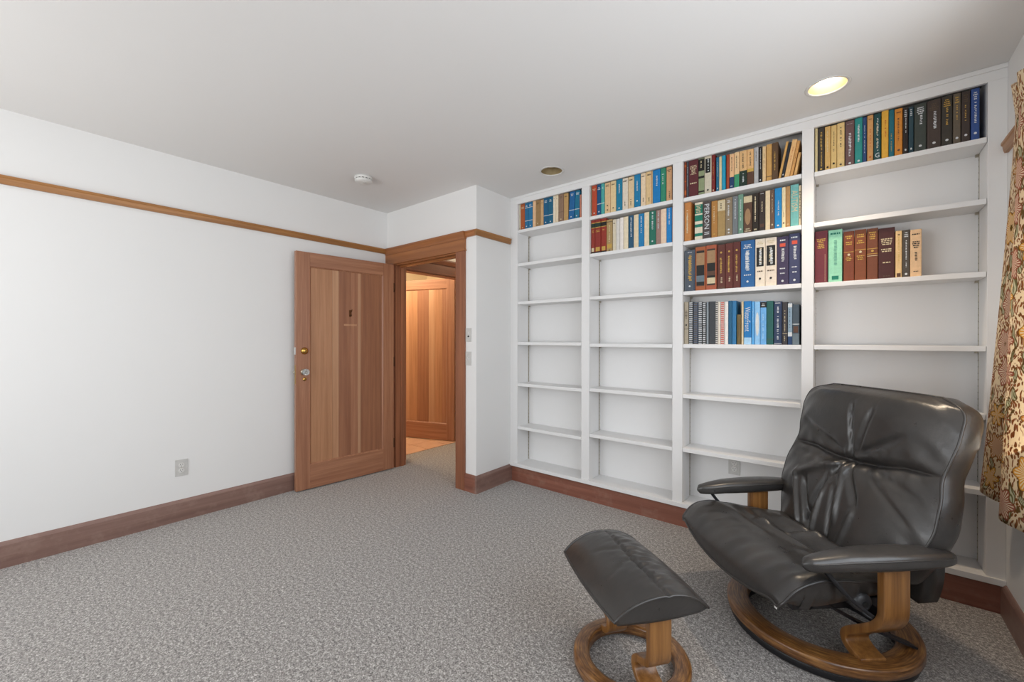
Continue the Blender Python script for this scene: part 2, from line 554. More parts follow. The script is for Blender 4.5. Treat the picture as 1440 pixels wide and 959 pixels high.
# hall side of the cased opening to the tiled room
bm = bmesh.new()
prism(bm, [(XL, 2.02), (XL + 0.022, 2.02), (XL + 0.022, 2.13), (XL, 2.13)], 2.63, 3.77, 'Y')
prism(bm, [(XL, 2.13), (XL + 0.03, 2.13), (XL + 0.042, 2.178), (XL + 0.042, 2.195), (XL, 2.195)], YD + BIG, 4.5, 'Y')
struct(obj('trim_11', bm, wood('hall_fir', lin('84492a'), lin('5f3018'), 'Y', 0.45)))
struct(boxo('trim_12', XL, XL + 0.02, 3.665, 3.77, 0, 2.02, M_case_v))
struct(boxo('trim_13', XL, XL + 0.02, 2.63, 2.715, 0, 2.02, M_case_v))
bm = bmesh.new()
box(bm, XL - BIG, XL, 3.645, 3.665, 0, 2.03); box(bm, XL - BIG, XL, 2.715, 2.735, 0, 2.03); box(bm, XL - BIG, XL, 2.735, 3.645, 2.01, 2.03)
struct(obj('trim_14', bm, M_case_v))


# ------------------------------------------------------------------ panelled doors
def door(name, W, HT, T, boards, loc, rotz):
    """Leaf in its own frame: x from hinge (0) to free edge (W), face towards -y, z up."""
    root = bpy.data.objects.new(name, None); COL.objects.link(root); root.location = loc; root.rotation_euler = (0, 0, rotz)
    struct(root)
    SW, TR, BR = 0.112, 0.118, 0.205
    boxo('stile', 0, SW, -T / 2, T / 2, 0, HT, M_door_v, root, 0.002)
    boxo('stile', W - SW, W, -T / 2, T / 2, 0, HT, M_door_v, root, 0.002)
    boxo('rail', SW, W - SW, -T / 2, T / 2, HT - TR, HT, M_door_h, root, 0.001)
    boxo('rail', SW, W - SW, -T / 2, T / 2, 0, BR, M_door_h, root, 0.001)
    # sticking: the sloped edge round the panel
    for s in (-1, 1):
        bm = bmesh.new()
        a, b = s * T / 2, s * 0.006
        o = [(SW, BR), (W - SW, BR), (W - SW, HT - TR), (SW, HT - TR)]
        i = [(SW + 0.012, BR + 0.012), (W - SW - 0.012, BR + 0.012), (W - SW - 0.012, HT - TR - 0.012), (SW + 0.012, HT - TR - 0.012)]
        ov = [bm.verts.new((x, a - s * 0.002, z)) for x, z in o]; iv = [bm.verts.new((x, b, z)) for x, z in i]
        for k in range(4): bm.faces.new((ov[k], ov[(k + 1) % 4], iv[(k + 1) % 4], iv[k]))
        obj('panel_moulding', bm, M_door_v, root)
    x = SW
    tot = sum(w for w, _ in boards)
    for w, mi in boards:
        ww = w / tot * (W - 2 * SW)
        boxo('panel_board', x + 0.0004, x + ww - 0.0004, -0.008, 0.008, BR, HT - TR, BOARD[mi], root, 0.0006)
        x += ww
    return root


def knob_set(root, x, side, zk, zb, glass=True):
    """Crystal knob with rose, keyhole plate below and brass deadbolt rose above, on one face (side = -1 / +1)."""
    f = side * 0.019
    bm = bmesh.new(); lathe(bm, [(0.026, 0), (0.024, 0.004 * side), (0.012, 0.008 * side)], (x, f, zk), 'Y', 20)
    k = obj('knob_rose', bm, M_nickel, root, True)
    bm = bmesh.new(); lathe(bm, [(0.009, 0.006 * side), (0.009, 0.026 * side), (0.014, 0.03 * side)], (x, f, zk), 'Y', 12)
    obj('knob_shank', bm, M_nickel, k, True)
    bm = bmesh.new(); lathe(bm, [(0.012, 0.03 * side), (0.024, 0.036 * side), (0.029, 0.046 * side), (0.027, 0.056 * side), (0.016, 0.062 * side)], (x, f, zk), 'Y', 10)
    kk = obj('door_knob', bm, M_glass, root); kk['label'] = 'cut glass knob'
    bm = bmesh.new(); lathe(bm, [(0.016, 0), (0.015, 0.003 * side), (0.009, 0.006 * side)], (x - 0.006, f, zk - 0.062), 'Y', 16)
    e = obj('keyhole_plate', bm, M_brass, root, True)
    boxo('keyhole', x - 0.0085, x - 0.0035, f + side * 0.0055, f + side * 0.0068, zk - 0.069, zk - 0.058, M_dark, e)
    bm = bmesh.new(); lathe(bm, [(0.030, 0), (0.030, 0.004 * side), (0.022, 0.012 * side), (0.016, 0.02 * side), (0.012, 0.022 * side)], (x - 0.004, f, zb), 'Y', 24)
    d = obj('deadbolt', bm, M_brass, root, True); d['label'] = 'brass deadbolt knob'


hx, hy, fx, fy = -3.519, 2.461, -3.589, 1.557
ang = math.atan2(fy - hy, fx - hx)
nx, ny = math.sin(ang), -math.cos(ang)      # local -y in world
DW = math.hypot(fx - hx, fy - hy) - 0.002
T = 0.038
d1 = door('door_1', DW, 2.007, T, [(2.6, 0), (0.75, 1), (1.5, 2), (0.9, 3), (0.36, 4), (3.0, 5)][::-1], (0, 0, 0.01), ang)
# which local side faces the room (+x in world)?
side = -1 if nx > 0 else 1
off = Vector((nx, ny, 0)) * (1 if side == -1 else -1) * (T / 2)
d1.location = Vector((hx, hy, 0.01)) - off
zk, zb = 1.0 - 0.005, 1.172
knob_set(d1, DW - 0.062, side, zk, zb)
knob_set(d1, DW - 0.062, -side, zk, zb)
boxo('lock_plate', DW - 0.0005, DW + 0.0015, -0.012, 0.012, zk - 0.1, zk + 0.06, M_brass, d1)
boxo('latch_bolt', DW + 0.001, DW + 0.016, -0.006, 0.006, zk - 0.012, zk + 0.012, M_nickel, d1, 0.002)
boxo('deadbolt_plate', DW - 0.0005, DW + 0.006, -0.012, 0.012, zb - 0.03, zb + 0.03, M_plate, d1, 0.001)
# coat hook and the pale bar mark below it
bm = bmesh.new()
box(bm, 0.425, 0.447, side * 0.008, side * 0.011, 1.475, 1.535)
tube(bm, [(0.436, side * 0.011, 1.52), (0.436, side * 0.035, 1.523), (0.436, side * 0.045, 1.54)], 0.004)
tube(bm, [(0.436, side * 0.011, 1.495), (0.436, side * 0.026, 1.482), (0.436, side * 0.034, 1.492)], 0.004)
obj('coat_hook', bm, plain('bronze', lin('6d4a30'), 0.35, 0.8), d1)
boxo('worn_strip', 0.375, 0.495, min(side * 0.008, side * 0.0086), max(side * 0.008, side * 0.0086), 1.392, 1.408, BOARD[1], d1)
bm = bmesh.new()
for z in (0.25, 1.05, 1.78):
    lathe(bm, [(0.005, -0.045), (0.005, 0.045)], (-0.004, side * (T / 2 - 0.002), z), 'Z', 10)
obj('hinge', bm, plain('dark_bronze', lin('4a3626'), 0.4, 0.8), d1, True)

a = Vector((-3.862, 3.604, 0)); b = Vector((-4.588, 3.357, 0))
ang2 = math.atan2(b.y - a.y, b.x - a.x)
d2 = door('door_2', 0.92, 2.03, T, [(0.5, 3), (0.8, 0), (0.6, 4), (1.2, 2), (0.9, 0), (1.0, 1)], (a.x, a.y, 0.01), ang2)
s2 = -1 if math.cos(ang2) * -1 > 0 and False else (-1 if -math.cos(ang2) < 0 else 1)
bm = bmesh.new(); lathe(bm, [(0.022, 0), (0.02, 0.006), (0.01, 0.01), (0.01, 0.03), (0.026, 0.04), (0.026, 0.055), (0.012, 0.062)], (0.86, 0.019, 1.0), 'Y', 16)
obj('door_knob', bm, M_brass, d2, True)

# ================================================================== bookcase
bc = thing('bookcase', 'white built-in bookcase of four bays filling the wall recess', 'bookcase', (0, YB, 0))
def bpart(name, x0, x1, y0, y1, z0, z1, bev=0.0015):
    return boxo(name, x0, x1, y0 - YB, y1 - YB, z0, z1, M_shelf, bc, bev)
STI = [(XB, -2.345), (-1.690, -1.620), (-0.973, -0.905), (-0.235, -0.178), (0.488, XR)]
for x0, x1 in STI: bpart('stile', x0 + 0.0003, x1 - 0.0003, YB, YB + 0.02, 0.166, 2.495)
bpart('header', XB + 0.0003, XR - 0.0003, YB, YB + 0.02, 2.495, H - 0.001)
bpart('cornice', XB + 0.0003, XR - 0.0003, YB - 0.008, YB, H - 0.022, H - 0.001)
bpart('sill', XB + 0.0003, XR - 0.0003, YB - 0.012, YB + 0.03, 0.137, 0.166)
ROWS = {0: (2.262, 1.963, 1.62, 1.257, 0.887, 0.50), 1: (2.251, 1.957, 1.62, 1.249, 0.896, 0.535),
        2: (2.246, 1.949, 1.609, 1.25, 0.907, 0.54), 3: (2.240, 1.95, 1.605, 1.251, 0.927, 0.566)}
ST = 0.026
BAYS = [(STI[i][1], STI[i + 1][0]) for i in range(4)]
for i, (x0, x1) in enumerate(BAYS):
    bpart('back_panel', x0 - 0.01, x1 + 0.01, YN - 0.008, YN, 0.14, 2.53)
    bpart('side_panel', x0 - 0.016, x0, YB + 0.02, YN - 0.008, 0.14, 2.53)
    bpart('side_panel', x1, x1 + 0.016, YB + 0.02, YN - 0.008, 0.14, 2.53)
    bpart('bottom_board', x0 + 0.0004, x1 - 0.0004, YB + 0.03, YN - 0.0085, 0.14, 0.166)
    for z in ROWS[i]:
        bpart('shelf', x0 + 0.0015, x1 - 0.0015, YB + 0.003, YN - 0.0105, z - ST, z, 0.002)
    for s, xx in ((1, x0), (-1, x1)):
        for yy in (YN - 0.03,):
            bm = bmesh.new()
            y = yy - YB
            box(bm, min(xx, xx + s * 0.0014), max(xx, xx + s * 0.0014), y - 0.007, y + 0.007, 0.17, 2.49)
            pl = obj('shelf_standard', bm, M_nickel, bc)
            bm = bmesh.new()
            for k in range(70):
                z = 0.2 + k * 0.0325
                box(bm, min(xx + s * 0.0014, xx + s * 0.0018), max(xx + s * 0.0014, xx + s * 0.0018), y - 0.003, y + 0.003, z, z + 0.006)
            so = obj('slot', bm, M_dark, pl); so['kind'] = 'stuff'
            for z in ROWS[i]:
                boxo('shelf_clip', min(xx + s * 0.0018, xx + s * 0.014), max(xx + s * 0.0018, xx + s * 0.014), y - 0.006, y + 0.006, z - ST - 0.012, z - ST - 0.0005, M_nickel, pl)

# ================================================================== books
INK = {'k': '16130f', 's': 'd9dcdd', 'c': 'd8c7a2', 'g': 'c8a04a', 'd': '5a4a38', 'o': 'c8672a', 'n': '1c3326', 't': '117a63', 'v': '3c9a6e', 'b': '20406a',
       'w': '5c3d2c', 'y': 'd0a850', 'r': 'c9503c', 'm': '6fae98', 'z': 'a9d2f0', 'l': '6a7880', 'q': 'a8845e'}


def setcol(me, fcols):
    ca = me.color_attributes.new('Col', 'FLOAT_COLOR', 'CORNER')
    for p in me.polygons:
        c = fcols[p.index]
        for li in p.loop_indices: ca.data[li].color = (*c, 1)


TXT = {}


def glyph_polys(s):
    """Outline letters of Blender's own font as a flat mesh: (verts, faces), width and height normalised to 1."""
    if s in TXT: return TXT[s]
    cu = bpy.data.curves.new('lettering', 'FONT'); cu.body = s; cu.size = 1; cu.resolution_u = 2
    o = bpy.data.objects.new('lettering', cu); COL.objects.link(o)
    bpy.context.view_layer.update()
    me = o.to_mesh()
    vs = [(v.co.x, v.co.y) for v in me.vertices]; fs = [tuple(p.vertices) for p in me.polygons]
    o.to_mesh_clear(); bpy.data.objects.remove(o); bpy.data.curves.remove(cu)
    x0 = min(v[0] for v in vs); x1 = max(v[0] for v in vs); y0 = min(v[1] for v in vs); y1 = max(v[1] for v in vs)
    TXT[s] = ([((x - x0) / (x1 - x0), (y - y0) / (y1 - y0)) for x, y in vs], fs); return TXT[s]


def parse(tok):
    import re
    m = re.match(r'([A-Z])(\d?\.?\d+)?(?:(\.\d+))?([a-z])?(?::(.*))?$', tok)
    return m


def book(x0, z0, w, h, lean, hexc, look, decor, label, group, setback, rng):
    depth = min(rng.uniform(0.125, 0.15), YN - 0.040 - YB - setback)
    ang = math.atan(lean); dz = 0.0
    if lean > 0:
        w *= math.cos(ang); dz = w * math.sin(ang); h = (h - dz) / math.cos(ang) - 0.001
    root = thing('book', label, 'book', (x0, YB + setback, z0 + 0.0006 + dz), 0, group)
    col = tuple(min(0.9, c * 1.08) for c in lin(hexc))
    if 'X' in decor: return comb_book(root, w, h, depth, col, decor, rng)
    ct = min(0.0028, w * 0.16)                 # board thickness
    ch = min(0.0035, w * 0.2)                  # rounding of the spine
    bm = bmesh.new()
    # cover: U-shaped section in plan with a rounded spine, extruded upward
    outer = [(0, depth), (0, ch), (ch * 0.35, ch * 0.3), (ch * 1.2, 0), (w - ch * 1.2, 0), (w - ch * 0.35, ch * 0.3), (w, ch), (w, depth)]
    inner = [(w - ct, depth), (w - ct, ch + ct), (ct, ch + ct), (ct, depth)]
    prism(bm, outer + inner, 0, h, 'Z')
    cov = obj('cover', bm, M_cloth, root); setcol(cov.data, [col] * len(cov.data.polygons))
    bm = bmesh.new(); e = min(0.004, h * 0.02)
    box(bm, ct + 0.0002, w - ct - 0.0002, ch + ct + 0.0004, depth - 0.004, e, h - e)
    obj('page_block', bm, M_page, root)
    # print on the spine
    cols = []; V = []; F = []; layer = [0]

    def q(u0, u1, v0, v1, c, lift=0.0004):
        a, b_ = ch * 1.2 + (w - 2.4 * ch) * u0, ch * 1.2 + (w - 2.4 * ch) * u1
        i = len(V); lift += 0.00025 * layer[0]
        V.extend([(a, -lift, v0 * h), (b_, -lift, v0 * h), (b_, -lift, v1 * h), (a, -lift, v1 * h)])
        F.append((i, i + 1, i + 2, i + 3)); cols.append(c)

    def band(v0, v1, c):
        i = len(V); L = 0.0003
        prof = [(-L, ch), (ch * 0.35 - L, ch * 0.3 - L), (ch * 1.2, -L), (w - ch * 1.2, -L), (w - ch * 0.35 + L, ch * 0.3 - L), (w + L, ch)]
        prof[0] = (-0.0001, ch); prof[-1] = (w + 0.0001, ch)
        for p in prof: V.append((p[0], p[1], v0 * h)); V.append((p[0], p[1], v1 * h))
        for k in range(len(prof) - 1):
            F.append((i + 2 * k, i + 2 * k + 2, i + 2 * k + 3, i + 2 * k + 1)); cols.append(c)

    def strokes(u0, u1, v0, v1, c, vertical):
        """Illegible small print: letter-sized bars in a row."""
        if vertical:
            v = v1; step = 0.0062 / h
            while v - step > v0:
                l = step * rng.uniform(0.45, 0.95)
                if rng.random() < 0.86: q(u0 + rng.uniform(0, 0.06), u1 - rng.uniform(0, 0.06), v - l, v, c, 0.0008)
                v -= step * 1.3
        else:
            n = max(1, int((v1 - v0) * h / 0.009)); s = (v1 - v0) / n
            for k in range(n):
                m = rng.uniform(0.0, 0.2)
                u = u0 + m
                while u < u1 - m:
                    l = rng.uniform(0.08, 0.24)
                    q(u, min(u + l, u1 - m), v0 + s * (k + 0.2), v0 + s * (k + 0.75), c, 0.0008); u += l + 0.05

    for tok in decor.split(';'):
        if not tok: continue
        layer[0] += 1
        typ = tok[0]; body, _, text = tok[1:].partition(':')
        cc = lin(INK[body[-1]]) if body and body[-1].isalpha() else None
        nums = [float(x) for x in body.rstrip('abcdefghijklmnopqrstuvwxyz').replace('0.', '.').replace('.', ' 0.').split()]
        if typ == 'B':
            if len(nums) == 1: nums = [0.0, nums[0]]
            if body.startswith('0') and len(nums) == 1: nums = [0.0, nums[0]]
            band(nums[0], max(nums[1], nums[0] + 0.01), cc)
        elif typ == 'L': q(0.06, 0.94, nums[0], nums[1], cc, 0.0005)
        elif typ == 'H': strokes(0.08, 0.92, nums[0], nums[1], cc, False)
        elif typ == 'T':
            k = rng.choice((0.3, 0.36, 0.42))
            strokes(k, min(0.95, k + 0.3), nums[0], nums[1], cc, True)
        elif typ == 'M':
            v = nums[0]; r = min(0.3, 0.007 / w)
            q(0.5 - r, 0.5 + r, v - 0.012, v + 0.012, cc, 0.0008); q(0.5 - r * 0.6, 0.5 + r * 0.6, v + 0.012, v + 0.022, cc, 0.0008); q(0.5 - r * 0.6, 0.5 + r * 0.6, v - 0.02, v - 0.012, cc, 0.0008)
        elif typ == 'Q': q(0.22, 0.78, nums[0] - 0.01, nums[0] + 0.06, cc, 0.0007)
        elif typ == 'O':
            i = len(V); n = 16; vc, vr = (nums[0] + nums[1]) / 2, (nums[1] - nums[0]) / 2
            for k in range(n): V.append((w * (0.5 + 0.34 * math.cos(2 * PI * k / n)), -0.0006, h * (vc + vr * math.sin(2 * PI * k / n))))
            F.append(tuple(range(i, i + n))); cols.append(cc)
        elif typ == 'W':
            gv, gf = glyph_polys(text)
            i = len(V); a0, a1 = nums
            hh = min(0.72 * w, 0.03); x_off = w * 0.5 - hh / 2
            if len(text) == 1:
                hh = (a1 - a0) * h
                for gx, gy in gv: V.append((w * 0.5 + (gx - 0.5) * min(w * 0.6, hh * 0.8), -0.001, a0 * h + gy * hh))
            else:
                for gx, gy in gv: V.append((x_off + gy * hh, -0.001, h * (a1 - gx * (a1 - a0))))
            for f in gf: F.append(tuple(i + k for k in f)); cols.append(cc)
        elif typ == 'R':
            if body == '': q(0.93, 1.0, 0, 1, lin('a83a20'), 0.0004)
            elif body.startswith('2'): q(0.0, 0.06, 0, 0.95, lin('73787c')); q(0.94, 1, 0, 0.95, lin('2d4868'))
            else: q(0.84, 0.87, 0.03, 0.55, lin('c9a98a'))
    if F:
        me = bpy.data.meshes.new('spine_lettering'); me.from_pydata(V, [], F); me.materials.append(M_print)
        setcol(me, cols)
        o = bpy.data.objects.new('spine_lettering', me); COL.objects.link(o); o.parent = root; o['kind'] = 'stuff'
    if lean: root.rotation_euler = (0, ang, 0)
    return root


def comb_book(root, w, h, depth, col, decor, rng):
    bm = bmesh.new(); box(bm, 0.001, w - 0.001, 0.007, depth, 0, h)
    o = obj('page_block', bm, M_page, root)
    bm = bmesh.new(); box(bm, 0, 0.001, 0.004, depth + 0.003, 0, h); box(bm, w - 0.001, w, 0.004, depth + 0.003, 0, h)
    c = obj('cover', bm, M_cloth, root); setcol(c.data, [col] * len(c.data.polygons))
    tk = [t for t in decor.split(';') if t.startswith('X')][0][1]
    bm = bmesh.new(); box(bm, w * 0.08, w * 0.92, 0.001, 0.006, 0, h)
    sp = obj('comb_spine', bm, M_cloth, root); setcol(sp.data, [col] * len(sp.data.polygons))
    bm = bmesh.new(); n = int(h / 0.0125)
    for k in range(n):
        z = (k + 0.25) * h / n
        box(bm, w * 0.12, w * 0.88, -0.0012, 0.001, z, z + 0.0058)
    cb = obj('comb_binding', bm, M_cloth, root); setcol(cb.data, [lin(INK[tk])] * len(cb.data.polygons)); cb['kind'] = 'stuff'
    return root


ORD = ('first second third fourth fifth sixth seventh eighth ninth tenth eleventh twelfth thirteenth fourteenth fifteenth sixteenth seventeenth '
       'eighteenth nineteenth twentieth twenty-first twenty-second twenty-third twenty-fourth').split()
# per shelf: bay, shelf, top of the board, setback of the spines, then (x, width, height, lean, colour, look, spine print)
BOOKS = [
('first bay','top',2.262,0.020,[
(-2.3420,0.0125,0.2315,0.000,'d8d0b8','thin cream white book','M.06k'),
(-2.3278,0.0480,0.2315,0.000,'a8552b','rust orange book','H.80.9c;M.08c'),
(-2.2781,0.0414,0.2315,0.000,'1e6a94','teal blue book with silver bands','B.80.82s;B.30.32s;H.84.92s;M.1s'),
(-2.2359,0.0408,0.2315,0.000,'1f6f9c','mid blue book with silver bands','B.80.82s;B.30.32s;H.84.92s;M.1s'),
(-2.1926,0.0330,0.2315,0.000,'e0b890','thin peach cream book',''),
(-2.1588,0.0429,0.2315,0.000,'9b7a50','tan brown book with dotted foot','H.84.92d;M.12c'),
(-2.1119,0.0337,0.2278,0.000,'c9a274','pale tan book','H.86.9d'),
(-2.0766,0.0471,0.2315,0.000,'155a80','dark blue book with silver rule','H.82.92s;B.34.36s;M.1s'),
(-2.0288,0.0486,0.2315,0.000,'17607f','deep teal book with silver rule','H.82.92s;B.34.36s;M.1s'),
(-1.9787,0.0262,0.2315,0.000,'e6d8c0','cream book with plain spine','H.88.91d'),
(-1.9517,0.0260,0.2315,0.000,'e4d2b4','warm cream book with plain spine','H.87.9d'),
(-1.9250,0.0512,0.2315,0.000,'8b6f5a','taupe brown book with pale foot','H.85.93d;B.36.37d;M.1c'),
(-1.8710,0.0424,0.2284,0.000,'b8935f','tan book with gold foot mark','H.85.92d;M.1g'),
(-1.8265,0.0508,0.2315,0.055,'1a5f96','leaning blue book with white bands','H.84.93s;B.33.35s;M.1s'),
(-1.7729,0.0443,0.2315,0.055,'1a6f8e','leaning teal book with white bands','H.84.93s;B.33.35s;M.1s'),
(-1.7196,0.0150,0.1863,0.000,'c9836a','thin salmon book behind leaning pair',''),
]),
('second bay','top',2.251,0.020,[
(-1.6170,0.0065,0.2425,0.000,'8f8570','grey tan book with pale foot','H.84.9c;M.1s'),
(-1.6095,0.0420,0.2425,0.000,'b5472a','bright rust book with white foot','H.82.9c;M.1s'),
(-1.5665,0.0356,0.2425,0.000,'0f4f7c','dark blue book with white bands','H.82.92s;B.36.38s;M.12s'),
(-1.5299,0.0285,0.2418,0.000,'4aa5a0','thin pale teal book','H.82.9s;B.36.38s'),
(-1.4995,0.0468,0.2394,0.000,'dcb98c','peach cream book with dark title','H.86.94d;M.26d;M.12d'),
(-1.4509,0.0441,0.2410,0.000,'e3c898','cream book with small dark title','H.86.93d;M.15d'),
(-1.4041,0.0495,0.2418,0.000,'137a9c','teal blue book with white letters','T.55.85s;M.1s'),
(-1.3527,0.0433,0.2386,0.000,'e0d3c0','off-white book with brown title','H.87.94d;T.1.28d'),
(-1.3077,0.0460,0.2381,0.000,'dcc29a','sand cream book with brown title','H.87.94d;T.1.3d'),
(-1.2600,0.0459,0.2425,0.000,'1579a6','clear blue book with white letters','T.5.8s;M.2s'),
(-1.2116,0.0368,0.2417,0.000,'e8cfae','pale peach book with dark foot','H.88.93d;T.1.26d'),
(-1.1723,0.0500,0.2422,0.000,'dcbd8c','peach book with red edge','R;H.87.94d;T.1.26d'),
(-1.1207,0.0529,0.2408,0.000,'0f78b8','vivid blue book with white letters','T.5.82s'),
(-1.0662,0.0377,0.2406,0.000,'2f8668','green book with pale letters','T.5.75s;H.8.84s'),
(-1.0246,0.0393,0.2398,0.000,'cf9f74','tan peach book with dark marks','H.84.93d;T.08.28d'),
(-0.9837,0.0077,0.2308,0.000,'4a3526','thin dark brown book',''),
]),
('second bay','second',1.957,0.020,[
(-1.6170,0.0339,0.2800,0.000,'8d2f22','oxblood book with dark foot','B.78.9n;B.9.92g;B.76.78g;H.62.7g;L.06.17c;B0.05k'),
(-1.5811,0.0483,0.2735,0.000,'8a2c22','oxblood book with bright foot','B.78.9n;B.9.92g;B.76.78g;H.62.7g;L.06.18g;B0.05k'),
(-1.5309,0.0445,0.2708,0.000,'922f20','oxblood book with gold foot','B.78.9k;B.9.92g;B.76.78g;H.64.7g;L.06.18g;B0.05k'),
(-1.4845,0.0502,0.2463,0.000,'a88d5e','olive tan book with gold label','B.92.94d;T.3.82c;L.1.24g;M.04d'),
(-1.4315,0.0274,0.2389,0.000,'d5cab2','thin cream grey book','H.85.9d'),
(-1.4032,0.0289,0.2378,0.000,'d8d3cc','off-white paperback','H.88.92s'),
(-1.3724,0.0277,0.2425,0.000,'e8e0d8','bright white paperback',''),
(-1.3430,0.0353,0.2430,0.000,'e5d6b8','soft cream book',''),
(-1.3042,0.0382,0.2447,0.000,'1f506e','slate blue book with white title','T.35.94s;T.4.94s'),
(-1.2643,0.0367,0.2440,0.000,'e2cfae','cream book between blue books',''),
(-1.2259,0.0395,0.2430,0.000,'1879ae','blue book with white title','T.4.95s'),
(-1.1848,0.0364,0.2469,0.000,'e5d3b4','cream book beside green book',''),
(-1.1468,0.0479,0.2465,0.000,'1f6b58','green book with white title','T.45.97s;M.12s'),
(-1.0973,0.0327,0.2448,0.000,'9b7a70','mauve brown book with white title','T.45.97s'),
(-1.0630,0.0392,0.2453,0.000,'e8cbb0','pink cream book with plain spine',''),
(-1.0223,0.0378,0.2468,0.000,'1a80c4','bright blue book with white title','T.5.97s'),
(-0.9837,0.0077,0.2436,0.000,'a58d86','very thin grey pink book',''),
]),
('third bay','top',2.246,0.020,[
(-0.9020,0.0126,0.2475,0.000,'8a3b20','rust book with orange bands','B.86.92o;B.45.48o;B.1.22o'),
(-0.8881,0.0142,0.2475,0.000,'4a4a50','thin grey book with white letters','T.3.85s'),
(-0.8727,0.0606,0.2475,0.000,'5a2429','wide maroon book with gold lines','H.6.86c;H.34.4c'),
(-0.8109,0.0373,0.2462,0.000,'8a9470','sage book with black top','B.66.98k;T.72.96c;B.46.52k;B.08.12k'),
(-0.7724,0.0436,0.2475,0.000,'cdc3ae','off-white book with black label','L.56.94k;T.6.92s;M.1k'),
(-0.7271,0.0206,0.2475,0.000,'7b2522','dark red book','T.3.8g;M.06c'),
(-0.7013,0.0176,0.2265,0.000,'1f6786','thin teal blue book','T.4.85s;M.1s'),
(-0.6826,0.0152,0.2248,0.000,'d9c79c','thin cream straw book',''),
(-0.6664,0.0217,0.2285,0.000,'1f97b8','bright turquoise book',''),
(-0.6402,0.0176,0.2267,0.000,'9a4327','thin rust brown book',''),
(-0.6215,0.0261,0.2245,0.000,'e5b88a','peach book with navy foot','B0.34b;H.06.1s;T.5.9d'),
(-0.5937,0.0285,0.2266,0.000,'e3bf90','peach book with green foot','B0.38v;T.55.9d'),
(-0.5631,0.0412,0.2268,0.000,'ddb27c','peach book with dark green foot','B0.44n;T.08.36s;T.5.92d'),
(-0.5209,0.0357,0.2244,0.000,'e0b27a','peach book with brown foot','B0.37w;B.37.46y;T.5.92d'),
(-0.4831,0.0245,0.2269,0.000,'b5b5b5','pale grey book','T.6.9d'),
(-0.4577,0.0187,0.2232,0.000,'241f1d','thin black book with white letters','T.35.95s;M.08s'),
(-0.4380,0.0185,0.2205,0.000,'e0c090','thin wheat cream book','T.4.8d'),
(-0.4170,0.0286,0.2261,0.000,'c99a58','tan gold book','B.12.14d'),
(-0.3875,0.0316,0.2283,0.000,'5c432c','dark brown book with gold letters','T.25.75g'),
(-0.3555,0.0133,0.2182,0.190,'cfa05c','thin tan book leaning over',''),
(-0.3410,0.0152,0.2095,0.190,'23262c','dark book leaning beside tan one','M.1s'),
(-0.3246,0.0260,0.2202,0.190,'e3b67c','peach paperback leaning over','T.4.8o'),
(-0.2974,0.0148,0.2061,0.190,'d29c5c','tan paperback leaning over','T.3.7d'),
(-0.2784,0.0135,0.1347,0.190,'d8aa6c','short cream paperback leaning at post',''),
]),
('third bay','second',1.949,0.020,[
(-0.9020,0.0434,0.2713,0.000,'c07f44','wide orange tan book','T.15.8c;T.2.7c'),
(-0.8337,0.0496,0.2516,0.000,'e0d4bc','white book with teal green bands','B.7.94t;B.5.66t;B.34.42t;B.1.18t;H.72.92c'),
(-0.7824,0.0502,0.2453,0.000,'4d4340','dark grey book titled in capitals','W.12.94s:PERSON II'),
(-0.7299,0.0371,0.2420,0.000,'b07c3e','amber tan book with gold dot','T.3.85c;M.1g'),
(-0.6917,0.0459,0.2411,0.000,'a98b58','olive tan book with cream top','B.7.98c;T.74.9d'),
(-0.6446,0.0401,0.2451,0.000,'8b7a62','taupe book with white figure','T.4.8s;M.08s;M.16s;H.86.94s'),
(-0.6035,0.0313,0.2462,0.000,'74797c','grey blue book with white title','T.4.92s'),
(-0.5712,0.0287,0.2514,0.000,'6f9580','sage green book with white title','T.3.9s;M.12s'),
(-0.5409,0.0480,0.2339,0.000,'5e4230','brown photo-covered book with cream top','B.82.99c;O.22.66q;H.03.14c'),
(-0.4914,0.0347,0.2392,0.000,'2a2018','black book with cream script','T.3.95c;T.25.9c;H.03.1c'),
(-0.4551,0.0326,0.2430,0.000,'3a2f2a','dark brown book with pale title','T.48.74c;H.93.96s;L.1.18w'),
(-0.4215,0.0252,0.2421,0.000,'e8d2ac','cream book beside dark brown one',''),
(-0.3958,0.0220,0.2407,0.000,'6b5040','brown book with light title','T.4.9c;M.12c'),
(-0.3728,0.0361,0.2453,0.000,'1c86c2','vivid blue book with white letters','T.3.68s;M.08s'),
(-0.3358,0.0190,0.2433,0.000,'ecd8ad','cream book with dark stamp','T.25.42d;M.12d'),
(-0.3158,0.0216,0.2440,0.000,'b58a58','tan brown book with gold stamp','H.48.54g;H.06.1c'),
(-0.2928,0.0411,0.2475,0.000,'6fb0ac','light teal book titled in cream','W.36.86c:AUTISM'),
(-0.2508,0.0114,0.2357,0.000,'e3cfae','thin cream book with black capitals','W.18.85k:EMOTION'),
]),
('third bay','third',1.609,0.020,[
(-0.8993,0.0686,0.2789,0.000,'4d5560','slate book with gold title','T.25.88g;T.28.84g;H.93.96s;M.12s;R2'),
(-0.8289,0.0653,0.2917,0.000,'a85c34','orange brown book with framed picture','L.1.92w;L.12.9k;L.58.86q;L.2.34l'),
(-0.7624,0.0651,0.2949,0.000,'a9573a','red brown book with framed picture','L.1.92w;L.12.9k;L.6.88q;L.14.27c;L.32.42w'),
(-0.6934,0.0476,0.2894,0.000,'5e2f26','oxblood set book with gold capitals','M.82g;T.34.72g;T.32.7g;T.12.26c;B0.05w'),
(-0.6446,0.0444,0.2917,0.000,'632f27','brown set book with gold capitals','M.82g;T.34.72g;T.32.7g;T.12.26c'),
